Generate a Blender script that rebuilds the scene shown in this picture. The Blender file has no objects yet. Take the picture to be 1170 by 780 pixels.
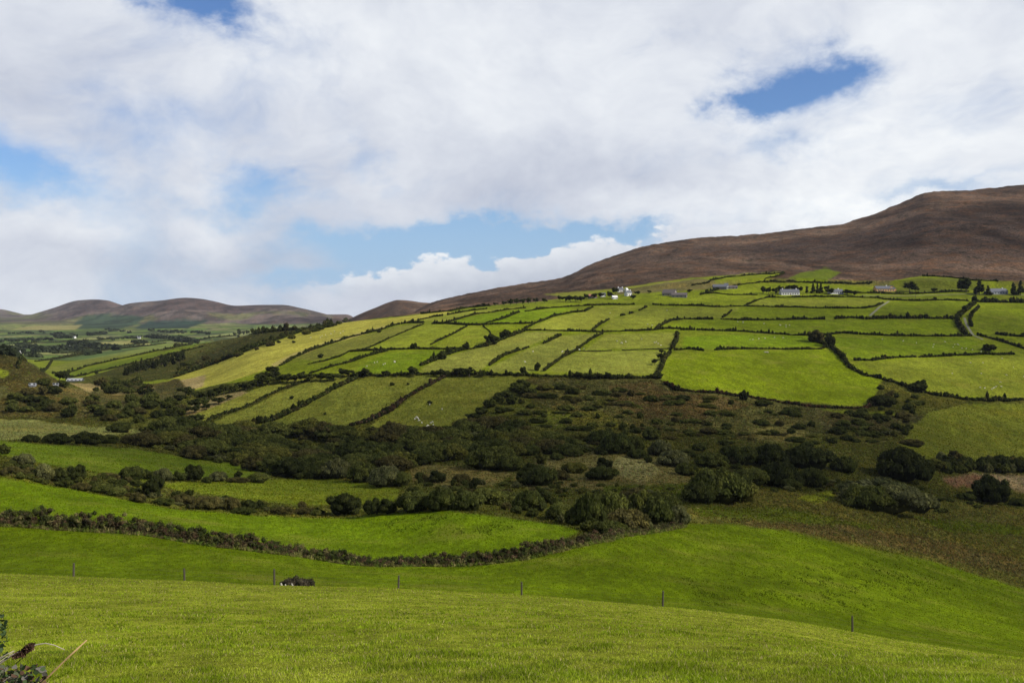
import bpy, bmesh, math, random
import numpy as np
from mathutils import Vector, Matrix
random.seed(7); RNG = np.random.default_rng(7)
scene = bpy.context.scene
COL = scene.collection
F = 1000.0; CX = 585.0; HY = 350.0          # photo focal length in px, centre column, eye-level row

# ------------------------------------------------------------------ helpers
def lin(r, g, b, k=1.0):
    f = lambda c: ((c/255.0+0.055)/1.055)**2.4 if c > 10 else c/255.0/12.92
    return (f(r)*k, f(g)*k, f(b)*k)

_T = np.random.default_rng(3).random((256, 256))
def vnoise(x, y):
    xi = np.floor(x).astype(int); yi = np.floor(y).astype(int)
    fx = x-xi; fy = y-yi
    fx = fx*fx*(3-2*fx); fy = fy*fy*(3-2*fy)
    a = _T[xi & 255, yi & 255]; b = _T[(xi+1) & 255, yi & 255]
    c = _T[xi & 255, (yi+1) & 255]; d = _T[(xi+1) & 255, (yi+1) & 255]
    return (a*(1-fx)+b*fx)*(1-fy)+(c*(1-fx)+d*fx)*fy
def fbm(x, y, o=4):
    s = 0; a = 0.5; t = 0
    for i in range(o):
        s = s+a*vnoise(x*2**i+17.3*i, y*2**i+5.1*i); t += a; a *= 0.5
    return s/t
def sstep(a, b, x):
    t = np.clip((x-a)/(b-a), 0, 1); return t*t*(3-2*t)

def pchip(xs, ys, x):
    xs = np.asarray(xs, float); ys = np.asarray(ys, float); x = np.clip(x, xs[0], xs[-1])
    h = np.diff(xs); d = np.diff(ys)/h; m = np.zeros_like(ys)
    for i in range(1, len(xs)-1):
        if d[i-1]*d[i] > 0:
            w1 = 2*h[i]+h[i-1]; w2 = h[i]+2*h[i-1]
            m[i] = (w1+w2)/(w1/d[i-1]+w2/d[i])
    m[0] = d[0]; m[-1] = d[-1]
    k = np.clip(np.searchsorted(xs, x)-1, 0, len(xs)-2)
    t = (x-xs[k])/h[k]
    return (ys[k]*(1+2*t)*(1-t)**2+m[k]*h[k]*t*(1-t)**2+ys[k+1]*t*t*(3-2*t)+m[k+1]*h[k]*t*t*(t-1))

# ------------------------------------------------------------------ terrain: surveyed profiles (distance in metres : sight-line row)
PROF = {
 -450: "8:790 20:690 65:648 95:652 120:625 145:600 190:560 240:525 300:506 370:492 450:470 600:400 750:425 1200:410",
 0:   "8:781 20:697 65:655 92:659 118:632 145:600 190:548 240:523 300:503 370:490 440:478 600:402 720:424 1000:414 1300:408",
 75:  "8:781 20:698 65:658 92:663 118:636 145:605 195:560 245:530 300:508 370:493 440:477 570:437 680:440 800:432 1000:425 1300:409",
 150: "8:780 20:700 65:661 92:668 118:642 145:609 200:571 255:541 310:512 380:494 460:470 560:452 700:436 850:424 1000:413 1150:405 1300:403",
 225: "8:780 20:701 65:664 92:671 120:646 145:620 200:583 255:551 320:525 380:498 430:477 500:453 620:436 800:417 950:406 1150:393 1400:399",
 300: "8:780 20:703 65:668 92:675 120:652 145:630 205:588 260:552 330:530 375:505 410:486 480:452 540:428 680:403 850:388 1050:380 1300:386",
 375: "8:780 20:705 65:670 92:678 120:658 145:640 205:591 260:562 330:532 375:505 410:486 480:443 540:418 660:396 800:381 1000:371 1300:377",
 450: "8:780 20:706 65:672 92:680 120:662 145:646 200:586 260:560 330:522 380:496 405:486 480:438 540:413 640:390 780:371 960:361 1250:366",
 525: "8:780 20:708 65:676 92:684 120:664 145:645 185:588 250:560 320:526 370:500 405:484 490:434 580:401 690:374 830:357 980:351",
 600: "8:780 20:711 65:680 92:686 120:664 145:638 175:600 235:570 300:535 360:503 410:476 490:433 580:400 690:371 840:349 960:343",
 700: "8:780 20:715 65:688 95:690 125:660 158:616 185:598 240:566 300:535 360:505 420:474 490:434 585:401 700:371 830:348 960:333",
 800: "8:780 20:722 65:697 98:696 128:664 172:622 200:598 255:566 310:538 365:508 420:480 480:448 590:402 710:371 840:347 980:323",
 900: "8:781 20:732 65:709 100:706 130:675 172:635 205:606 262:570 315:543 370:512 425:486 490:458 590:408 730:371 860:344 980:319",
 1000:"8:782 20:745 65:727 100:720 135:690 175:652 212:626 265:588 320:553 375:522 430:494 500:458 600:411 740:371 880:342 990:322",
 1170:"8:790 20:764 65:752 100:744 135:722 180:692 212:672 265:628 320:588 375:552 430:520 500:478 590:430 740:380 880:346 1000:323",
 1620:"8:820 20:800 65:800 100:790 135:770 180:735 212:710 265:660 320:612 375:572 430:535 500:490 590:440 740:386 880:350 1000:325",
}
PX = np.array(sorted(PROF), float)
M_SKY = [(-400,400),(380,372),(400,367),(440,358),(480,347),(510,341),(540,335),(570,329),(600,324),(640,318),(680,300),(710,290),(740,281),(770,276),(800,272),(830,270),(860,268),(890,265),(920,261),(960,256),(985,249),(1010,240),(1035,229.5),(1048,223.4),(1058,220),(1072,218.8),(1100,217.4),(1140,214),(1170,211),(1400,190),(1650,200)]
D1 = [(-900,372),(-300,360),(-40,370),(10,366),(33,360),(60,352),(90,343),(108,342),(122,343),(135,347),(150,352),(180,360),(230,372),(300,382)]
D2 = [(40,382),(90,370),(130,352),(150,346),(185,343),(212,340),(228,341),(245,344),(270,349),(300,348),(322,348),(345,352),(370,358),(392,364),(420,376),(480,390)]
D0 = [(-900,350),(-100,352),(0,353),(15,356),(30,360),(60,372),(130,390)]
D3 = [(370,380),(396,366),(415,357),(430,351),(445,345),(455,342.6),(468,343.4),(482,345.4),(498,346.5),(530,358),(600,372)]

def nonuni():
    a = np.concatenate([np.arange(-1200, -60, 8.0), np.arange(-60, 1230, 1.3), np.arange(1230, 2400, 8.0)])
    return (a-CX)/F
U = nonuni()
YR = np.concatenate([np.exp(np.linspace(math.log(1.2), math.log(8), 24))[:-1],
                     np.exp(np.linspace(math.log(8), math.log(60), 110))[:-1],
                     np.exp(np.linspace(math.log(60), math.log(400), 250))[:-1],
                     np.exp(np.linspace(math.log(400), math.log(1050), 280))[:-1],
                     np.exp(np.linspace(math.log(1050), math.log(9500), 190))])
NR, NC = len(YR), len(U)
pxu = U*F+CX
def build_height():
    L = np.log(YR)
    # near profiles
    tab = np.zeros((NR, len(PX)))
    for k, p in enumerate(PX):
        pts = [tuple(map(float, t.split(':'))) for t in PROF[int(p)].split()]
        ls = np.log([a for a, b in pts]); ys = [b for a, b in pts]
        tab[:, k] = pchip(ls, ys, L)
    S = np.zeros((NR, NC))
    for i in range(NR):
        S[i] = pchip(PX, tab[i], np.clip(pxu, PX[0], PX[-1]))
    Z = -(S-HY)/F*YR[:, None]
    # very near: plain bank below the camera
    yn = YR
    zn = np.where(yn < 5, -1.6-0.185*yn, -(1.0+0.305*yn))
    w = sstep(8, 18, yn)[:, None]
    Z = Z*w+zn[:, None]*(1-w)
    # far: everything beyond the surveyed profiles
    Y = YR[:, None]*np.ones((1, NC)); P = pxu[None, :]*np.ones((NR, 1)); X = Y*U[None, :]
    zend = Z[np.searchsorted(YR, 1000)][None, :]
    far = -88+10*(fbm(X/600, Y/900, 3)-0.5)
    wv = sstep(1150, 2100, Y)*sstep(520, 420, P)
    Zf = np.where(Y > 1250, Z[np.searchsorted(YR, 1250)][None, :], Z)
    Zlow = Zf*(1-wv)+far*wv
    # mountain
    def ridge(sky, Y1, Yr, p=1.0, drop=1.0):
        xs = [a for a, b in sky]; ys = [b for a, b in sky]
        s = pchip(xs, ys, np.clip(P, xs[0], xs[-1]))
        zr = -(s-HY)/F*Yr
        t = np.clip((Y-Y1)/(Yr-Y1), 0, 1)
        g = t**p*(1-0.25*np.sin(math.pi*t)*0)
        return zr, g, t
    zr, g, t = ridge(M_SKY, 960, 2150)
    rise = 0.72*t+0.28*t*t*(3-2*t)
    zm = zend+(zr-zend)*rise
    zm = np.where(Y > 2150, zr-(Y-2150)*0.30, zm)
    rel = sstep(1050, 1350, Y)*sstep(2150, 1850, Y)
    zm = zm+rel*(16*(fbm(X/130, Y/300, 5)-0.5)+14*(fbm(X/420+9, Y/420, 2)-0.5))
    zm = zm+sstep(1000, 1100, Y)*3.0*(fbm(X/22, Y/22, 3)-0.5)*2
    wm = sstep(395, 520, P)
    Z2 = np.where(Y > 960, Zlow*(1-wm)+zm*wm, Zlow)
    def hill(sky, Y1, Yr, fall, lo, hi, relh):
        xs = [a for a, b in sky]; ys = [b for a, b in sky]
        s = pchip(xs, ys, np.clip(P, xs[0], xs[-1]))
        zr = -(s-HY)/F*Yr
        t = np.clip((Y-Y1)/(Yr-Y1), 0, 1)
        z = -95+(zr+95)*(t*t*(3-2*t)*0.6+t*0.4)
        z = np.where(Y > Yr, zr-(Y-Yr)*fall, z)
        k = sstep(0, .25, t)*sstep(1, .8, t)
        z = z+k*relh*(fbm(X/260+Yr, Y/600, 6)-0.5)*1.5
        z = np.where((P < lo) | (P > hi), -200, z)
        return z
    h1 = hill(D1, 4700, 7200, .3, -900, 300, 70)
    h2 = hill(D2, 4000, 6000, .3, 30, 490, 60)
    h0 = hill(D0, 7000, 8800, .3, -900, 130, 40)
    h3 = hill(D3, 1500, 2700, .35, 370, 610, 14)
    Z3 = np.maximum.reduce([Z2, h1, h2, h0, h3])
    Z3 = Z3+sstep(70, 100, Y)*sstep(1200, 800, Y)*0.5*(fbm(X/14, Y/14, 3)-0.5)
    Z3 = Z3+sstep(8, 20, Y)*sstep(90, 60, Y)*0.10*(fbm(X/1.3, Y/1.3, 3)-0.5)
    return Z3
Z = build_height()
S = HY-F*Z/YR[:, None]
RM = np.minimum.accumulate(S, axis=0)

def col_of(px):
    u = (px-CX)/F
    j = int(np.clip(np.searchsorted(U, u)-1, 0, NC-2)); t = (u-U[j])/(U[j+1]-U[j])
    return j, t
def hz(x, y):
    """terrain height under a world point in front of the camera"""
    u = x/max(y, .5); j = int(np.clip(np.searchsorted(U, u)-1, 0, NC-2)); t = min(1, max(0, (u-U[j])/(U[j+1]-U[j])))
    i = int(np.clip(np.searchsorted(YR, y)-1, 0, NR-2)); v = (y-YR[i])/(YR[i+1]-YR[i])
    return (Z[i, j]*(1-t)+Z[i, j+1]*t)*(1-v)+(Z[i+1, j]*(1-t)+Z[i+1, j+1]*t)*v
def hzv(x, y):
    u = x/np.maximum(y, .5); j = np.clip(np.searchsorted(U, u)-1, 0, NC-2); t = np.clip((u-U[j])/(U[j+1]-U[j]), 0, 1)
    i = np.clip(np.searchsorted(YR, y)-1, 0, NR-2); v = (y-YR[i])/(YR[i+1]-YR[i])
    return (Z[i, j]*(1-t)+Z[i, j+1]*t)*(1-v)+(Z[i+1, j]*(1-t)+Z[i+1, j+1]*t)*v
def ground(px, py):
    """where the sight line of a surveyed photo point meets the land"""
    j, t = col_of(px)
    c = RM[:, j]*(1-t)+RM[:, j+1]*t
    i = int(np.searchsorted(-c, -py))
    i = min(max(i, 1), NR-1)
    a, b = c[i-1], c[i]
    v = 0 if a == b else (a-py)/(a-b)
    y = YR[i-1]+(YR[i]-YR[i-1])*min(1, max(0, v))
    x = (px-CX)/F*y
    return Vector((x, y, hz(x, y)))

# ------------------------------------------------------------------ land cover painted per vertex (albedo)
P2 = np.repeat(pxu[None, :], NR, 0); R2 = RM.copy()
XX = YR[:, None]*U[None, :]; YY = np.repeat(YR[:, None], NC, 1)
ALB = np.zeros((NR, NC, 4)); 
def poly(s): return [tuple(map(float, p.split(','))) for p in s.split()]
def inside(pts, X, Y):
    m = np.zeros(X.shape, bool); n = len(pts)
    for i in range(n):
        x1, y1 = pts[i]; x2, y2 = pts[(i+1) % n]
        if y1 == y2: continue
        c = ((y1 > Y) != (y2 > Y)) & (X < (x2-x1)*(Y-y1)/(y2-y1)+x1)
        m ^= c
    return m
# jitter so that edges of rough ground are uneven
JX = P2+ (fbm(P2/6, R2/3+YY*0, 3)-0.5)*3.0
JY = R2+ (fbm(P2/6+40, R2/3, 3)-0.5)*1.6
def paint(s, c, tex, jit=False, ymin=0, ymax=1e9):
    pts = poly(s); a, b = (JX, JY) if jit else (P2, R2)
    m = inside(pts, a, b) & (YY >= ymin) & (YY <= ymax)
    ALB[m, 0:3] = c; ALB[m, 3] = tex
    return m
G_MID = (.125, .185, .020)
ALB[..., 0:3] = G_MID; ALB[..., 3] = 0.0
SCRUB = (.062, .066, .013); BRACK = (.082, .072, .018); BOG = (.120, .112, .020); MOOR = (.092, .060, .040)
# distant farmland: uneven patchwork of small fields
farm = (YY > 1250) & (P2 < 470)
wx = XX+90*(fbm(XX/300, YY/300, 3)-.5)*2; wy = YY+200*(fbm(XX/400+7, YY/400, 3)-.5)*2
gx = np.floor(wx/75+0.25*np.floor(wy/170)); gy = np.floor(wy/170)
hsh = _T[(gx.astype(int)*7+3) & 255, (gy.astype(int)*13+5) & 255]
pal = np.array([(.10,.15,.03),(.14,.18,.035),(.07,.11,.03),(.20,.21,.07),(.06,.085,.028),(.11,.17,.03),(.17,.17,.07),(.05,.065,.025)])
fc = pal[(hsh*7.99).astype(int)]
ex = (wx/75+0.25*np.floor(wy/170)) % 1; ey = (wy/170) % 1
edge = (np.minimum(ex, 1-ex) < .05) | (np.minimum(ey, 1-ey) < .07)
fc = np.where(edge[..., None], (.03, .042, .018), fc)
ALB[farm, 0:3] = fc[farm]; ALB[farm, 3] = 0.3
zrel = Z
hillm = (YY > 4300) & (P2 < 480) & (S < 371+6*(fbm(P2/30, R2/5, 2)-.5))
ALB[hillm, 0:3] = (.108, .085, .072); ALB[hillm, 3] = 1
hv = fbm(XX/420+3, YY/900, 4)
hg = hillm & (S > 352+10*fbm(XX/700, YY/700, 2)) & (hv > .50); ALB[hg, 0:3] = (.105, .105, .045)
hg = hillm & (hv < .40); ALB[hg, 0:3] = (.070, .050, .044)
# mountain moorland
MB = poly("380,367 468,361 480,358 515,355 536,351 560,349 600,346 640,341 668,337 700,331 740,324 790,317 850,313 896,311 873,321 905,322.5 971,323.4 1000,323.6 1054,315 1100,317.5 1141,321 1170,322 1700,322 1700,100 380,100")
m = inside(MB, P2, R2+ (fbm(P2/12, YY/60, 3)-.5)*2) & (YY > 900)
ALB[m, 0:3] = MOOR; ALB[m, 3] = 1; MOORM = m
m3 = (YY > 1500) & (P2 > 380) ; ALB[m3, 0:3] = MOOR; ALB[m3, 3] = 1
# rough valley side and floor
paint("-460,700 -460,470 0,474 60,470 115,452 128,440 200,432 265,410 345,378 400,366 396,364 296,379 222,388 190,398 120,425 75,436 -60,436 -60,398 0,401 30,411 60,430 85,445 120,458 150,455 200,452 256,438 330,431 400,427 560,426 700,430 754,430 757,436 771,445 820,448 885,456 954,463 985,464 997,458 1003,440 1010,432 1040,441 1062,448 1110,455 1700,455 1700,760 1170,673 1100,651 1060,640 1000,627 940,617 900,606 830,598 790,598 700,618 600,640 480,646 400,645 300,631 200,617 100,607 0,601", SCRUB, .8, True, 130, 1150)
# knoll with bracken at left
paint("-460,380 0,399 30,411 60,430 85,445 115,456 130,466 90,478 0,477 -460,470", BRACK, .9, True, 400, 900)
paint("-30,424 -5,421 9,423 11,427 5,431 -30,432", (.17,.24,.03), .1, False, 400)
paint("-30,438 8,441 12,450 0,456 -30,455", (.10,.10,.03), .5, True, 400)
paint("70,440 96,446 110,456 90,462 60,456", (.11,.09,.025), .7, True, 400)
# bracken and heath above the valley on the right
paint("600,432 754,432 771,446 820,449 885,457 954,464 990,466 1010,480 985,500 930,495 860,505 800,490 740,500 690,470 640,470 600,455", (.068,.064,.016), .95, True)
paint("695,440 745,436 760,446 820,452 860,462 800,480 740,478 700,462", (.078,.056,.017), .95, True)
paint("590,437 620,440 600,470 560,478 556,462 575,446", (.085,.10,.02), .6, True)
paint("620,468 660,474 640,490 605,488", (.09,.11,.02), .6, True)
paint("860,490 905,484 925,494 900,507 865,503", (.13,.115,.03), .6, True)
paint("930,465 1000,470 1060,476 1040,490 1000,500 940,490", (.07,.065,.02), .9, True)
paint("935,467 1010,470 1030,473 1010,475 960,473", (.10,.14,.02), .4, True)
# marsh and clearings
paint("640,520 700,512 760,522 800,545 790,560 720,562 650,556 610,560 585,548 600,530", (.135,.115,.032), .55, True)
paint("705,522 735,524 755,538 735,552 712,545 700,532", (.20,.18,.06), .5, True)
paint("690,555 800,552 830,560 760,572 690,570", (.07,.10,.02), .6, True)
paint("468,532 500,530 545,536 590,540 560,556 500,556 470,548", (.13,.11,.03), .5, True)
paint("860,560 960,562 1170,580 1700,600 1700,760 1170,673 1100,651 1060,640 1000,627 940,617 900,606 830,598 790,598 780,580 830,575", BOG, .8, True)
paint("910,568 950,560 955,568 935,575", (.15,.19,.02), .4, True)
paint("790,577 900,580 1000,600 1000,608 900,596 800,590", (.085,.12,.02), .6, True)
paint("1040,590 1170,600 1170,612 1080,606", (.08,.12,.02), .6, True)
paint("850,595 960,600 1080,618 1170,640 1170,660 1050,632 930,612 850,602", (.125,.100,.028), .9, True)
paint("1076,546 1110,541 1170,543 1400,546 1400,562 1170,562 1150,556 1090,556", (.22,.17,.085), .7, True)
paint("1076,546 1110,542 1138,545 1130,556 1090,556", (.15,.088,.045), .8, True)
paint("1028,508 1040,494 1036,486 1052,480 1062,470 1085,466 1100,461 1400,461 1400,527 1090,528 1060,524 1040,512", (.100,.122,.018), .45, True)
# left flats
paint("-460,482 0,479 40,480 100,487 150,489 165,493 120,498 60,500 0,503 -460,500", (.17,.18,.06), .45, True, 200)
paint("-460,500 0,503 60,508 150,512 200,520 260,528 308,536 312,543 250,546 180,544 100,538 50,529 0,520 -460,505", (.085,.15,.018), .05, False, 200)
paint("186,553 230,549 300,547 380,547 440,554 458,560 450,574 410,577 330,576 250,567 200,560", (.095,.145,.022), .3, False, 150)
paint("100,540 165,543 190,553 180,560 130,552", (.09,.12,.022), .5, True, 150)
paint("-460,520 0,545 50,553 100,562 150,572 200,581 250,586 300,589 350,591 400,592 430,587 470,585 510,583 560,589 600,594 640,600 662,606 600,640 480,646 400,645 300,631 200,617 100,607 0,601 -460,575", (.084,.158,.006), 0.02, False, 130, 230)
# tan dry grass at the valley mouth
paint("80,437 112,439 122,447 135,451 130,457 112,452 96,446", (.25,.19,.07), .3, True, 400)
paint("170,446 200,431 243,417 289,399 347,379 400,367 440,364 468,361 505,355.5 520,357 506,361 477,366 451,371 417,381 371,394 337,408 310,420 262,436 236,442 215,447 195,450", (.31,.285,.040), .12, False, 400, 1150)
paint("170,446 200,436 236,428 232,441 215,447 195,450", (.30,.23,.09), .2, True, 400, 1150)
paint("310,416 337,403 371,391 417,378 450,370 417,382 371,395 337,409 312,420", (.36,.30,.085), .12, False, 400, 1150)
# valley strips seen over the knoll
paint("52,432 100,421 150,410 200,398 229,391 226,395 200,402 150,414 105,424 75,432", (.10,.17,.02), .05, False, 700)
paint("50,420 100,410 150,400 190,394 228,388 225,391 195,397 150,406 100,417 60,426", (.14,.17,.035), .15, False, 700)
# lanes below the main hedge
paint("205,480 231,470 270,452 309,438 345,432 352,433 337,438 320,444 296,455 277,465 251,473 234,481 222,484", (.165,.175,.032), .3, False)
paint("240,484 262,474 285,466 300,458 325,446 345,438 370,432 400,429 388,438 362,451 349,460 328,469 305,478 290,484 262,487", (.15,.165,.030), .3, False)
paint("295,486 330,472 352,460 375,446 395,436 430,430 506,428 494,435 477,445 455,459 440,470 420,478 400,485 350,490", (.115,.135,.026), .3, False)
paint("420,488 450,468 480,447 505,431 600,429 606,432 588,439 570,448 554,461 540,475 520,487 505,491", (.118,.135,.024), .3, False)
paint("207,468 240,455 275,446 285,448 250,462 215,476", (.19,.15,.06), .4, True)
# fields above the main hedge
YG = (.205,.235,.036); GG = (.115,.19,.016); LG = (.165,.22,.028)
paint("337,409 371,396 417,383 451,373 484,369 470,377 434,392 400,402 360,412", (.17,.185,.035), .25, False)
paint("352,418 388,409 400,402 443,400 431,404 380,419 354,430", (.12,.19,.02), .1, False)
paint("404,427 410,418 443,403 490,400 515,401 506,406 494,412 478,420 470,425", (.105,.185,.016), .05, False)
paint("451,384 482,371 511,370 548,371 520,380 492,394 496,398 430,399 420,398", LG, .08, False)
paint("497,394 533,374 552,373 562,384 557,394 540,398 505,398", LG, .08, False)
paint("555,373 600,370 614,369 600,376 575,386 564,384", (.14,.215,.02), .05, False)
paint("484,419 510,407 545,398 575,388 600,379 640,379 600,397 565,411 548,423 482,425", (.19,.21,.045), .15, False)
paint("560,419 605,398 640,384 688,380 660,397 632,414 622,424 560,425", (.18,.205,.045), .15, False)
paint("480,366 511,358 560,353 600,350 560,357 533,362 509,368", YG, .1, False)
paint("511,369 545,360 600,353 655,351 634,360 600,368 571,369", (.12,.215,.016), .05, False)
paint("604,376 634,362 670,356 680,350 740,349 711,359 685,370 676,376 620,377", YG, .1, False)
paint("686,376 700,365 740,351 850,351 830,359 825,363 781,363 757,369 745,376", (.165,.20,.03), .1, False)
paint("668,400 692,382 774,380 772,388 765,397 700,398", (.185,.215,.04), .1, False)
paint("626,424 645,408 662,402 764,400 757,411 750,427 700,428", (.18,.21,.042), .12, False)
paint("760,374 781,366 1096,365 1100,382 1000,381 850,380 770,376", (.125,.205,.016), .05, False)
paint("778,399 782,384 850,382 937,384 947,395 850,397", (.11,.20,.014), .05, False)
paint("762,434 762,415 780,402 850,400 930,399 951,402 963,412 985,428 1003,434 1005,441 997,457 980,462 954,461 885,455 851,450 800,445 770,443", (.115,.188,.012), .05, True)
paint("942,386 1100,385 1140,397 1138,403 1000,410 975,409", (.105,.18,.016), .08, False)
paint("980,414 1158,406 1400,408 1400,454 1130,454 1090,451 1050,443 1013,431", (.135,.175,.024), .15, False)
paint("842,362 845,351 1000,353 985,363 950,363", (.12,.19,.018), .08, False)
paint("852,349 868,342 1005,340 1018,343 998,349 950,350", (.15,.185,.028), .12, False)
paint("810,321 830,316 868,313 896,311 873,321 850,323", (.15,.21,.018), .08, False)
paint("620,336 700,330 750,323 790,318 800,320 740,327 690,333 650,340", (.18,.20,.03), .15, False, 880)
paint("900,318 915,311 945,307 960,311 950,318 930,321", (.08,.135,.022), .35, True, 880)
paint("1000,325 1054,317 1100,319 1141,323 1130,331 1050,334 1000,333", (.09,.12,.024), .3, False)
paint("1000,338 1100,336 1170,337 1170,343 1000,343", (.10,.15,.02), .1, False)
paint("1018,345 1108,345 1095,360 1010,362 1000,357", (.10,.16,.018), .1, False)
paint("1113,372 1120,352 1140,347 1400,348 1400,380 1130,380", (.105,.165,.018), .1, False)
paint("715,331 760,323 800,318.5 835,322 850,325 800,331 760,333 700,337", (.12,.105,.035), .5, True, 850)
# forestry on the far hills
paint("76,376 98,360 120,358 165,362 158,370 130,377 96,378", (.035,.06,.03), .9, True, 3500)
paint("146,379 170,367 215,364 240,366 215,374 180,381", (.022,.042,.028), .9, True, 3500)
paint("0,378 40,372 95,371 75,383 30,388 0,389", (.22,.20,.07), .3, True, 3300)
paint("115,391 165,388 172,393 150,398 118,397", (.26,.25,.08), .3, True, 2000)
paint("225,385 280,378 330,372 350,376 296,380 240,389", (.20,.22,.07), .3, True, 2500)
paint("100,452 108,445 170,440 205,432 215,447 200,458 150,470 110,466", (.075,.07,.02), .9, True, 400)
paint("112,440 170,438 178,444 150,450 130,452 118,448", (.17,.14,.05), .5, True, 400)
# near: lush meadow between the crest and the hedgebank, and the foreground field
R0 = inside(poly("-460,560 0,601 100,607 200,617 300,631 400,645 480,646 600,640 700,616 790,598 830,598 900,606 940,617 1000,627 1060,640 1100,651 1170,673 1700,790 1700,1200 -460,1200"), P2, JY) & (YY < 260)
ALB[R0, 0:3] = (.084, .150, .006); ALB[R0, 3] = .03
N1 = YY < 67
ALB[N1, 0:3] = (.20, .235, .030); ALB[N1, 3] = .2
gm = (ALB[..., 1] > ALB[..., 0]*1.02) & (YY < 1250)
gr_ = np.clip((ALB[..., 1]/np.maximum(ALB[..., 0], 1e-4)-1.05)/.5, 0, 1)[gm]
ALB[gm, 0] *= 1+.10*gr_; ALB[gm, 1] *= .97-.10*gr_; ALB[gm, 2] *= .75-.45*gr_
# soften class borders by a vertex
K = ALB.copy()
for ax in (0, 1):
    K = 0.25*np.roll(K, 1, ax)+0.5*K+0.25*np.roll(K, -1, ax)
K[0] = ALB[0]; K[-1] = ALB[-1]; ALB = K
# hummocks of the rough ground
rough = ALB[..., 3]*sstep(120, 180, YY)*sstep(1300, 900, YY)
Z = Z+rough*((fbm(XX/5, YY/7, 3)-.5)*1.6)
# mown and grazed tone drift inside the fields
tone = 1+0.16*(fbm(XX/45+3, YY/60, 3)-.5)*2
ALB[..., 0:3] *= tone[..., None]

# ------------------------------------------------------------------ materials
def nmat(name):
    m = bpy.data.materials.new(name); m.use_nodes = True
    nt = m.node_tree; nt.nodes.clear(); return m, nt
class NB:
    def __init__(s, nt): s.nt = nt
    def n(s, t, **k):
        nd = s.nt.nodes.new(t)
        for a, b in k.items(): setattr(nd, a, b)
        return nd
    def set(s, sock, v):
        if isinstance(v, bpy.types.NodeSocket): s.nt.links.new(v, sock)
        elif v is not None: sock.default_value = v
    def math(s, op, a, b=None, c=None, clamp=False):
        nd = s.n('ShaderNodeMath', operation=op, use_clamp=clamp)
        for i, v in enumerate((a, b, c)):
            if v is not None: s.set(nd.inputs[i], v)
        return nd.outputs[0]
    def noise(s, vec, scale, detail=4, rough=.55, dist=0, col=False):
        nd = s.n('ShaderNodeTexNoise'); s.set(nd.inputs['Vector'], vec)
        s.set(nd.inputs['Scale'], scale); s.set(nd.inputs['Detail'], detail); s.set(nd.inputs['Roughness'], rough); s.set(nd.inputs['Distortion'], dist)
        return nd.outputs['Color' if col else 'Fac']
    def ramp(s, x, a, b, lo=0., hi=1.):
        nd = s.n('ShaderNodeMapRange', interpolation_type='SMOOTHSTEP'); s.set(nd.inputs[0], x)
        for i, v in enumerate((a, b, lo, hi)): s.set(nd.inputs[i+1], v)
        return nd.outputs[0]
    def mix(s, f, a, b, bt='MIX'):
        nd = s.n('ShaderNodeMix', data_type='RGBA', blend_type=bt)
        s.set(nd.inputs[0], f)
        for i, v in ((6, a), (7, b)):
            if isinstance(v, tuple) and len(v) == 3: v = v+(1,)
            s.set(nd.inputs[i], v)
        return nd.outputs[2]
    def gray(s, v):
        nd = s.n('ShaderNodeCombineColor')
        for i in range(3): s.set(nd.inputs[i], v)
        return nd.outputs[0]
    def vscale(s, vec, x, y, z):
        nd = s.n('ShaderNodeVectorMath', operation='MULTIPLY'); s.set(nd.inputs[0], vec); nd.inputs[1].default_value = (x, y, z); return nd.outputs[0]
    def out(s, sh, vol=None):
        o = s.n('ShaderNodeOutputMaterial')
        if sh is not None: s.nt.links.new(sh, o.inputs['Surface'])
        if vol is not None: s.nt.links.new(vol, o.inputs['Volume'])

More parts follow.
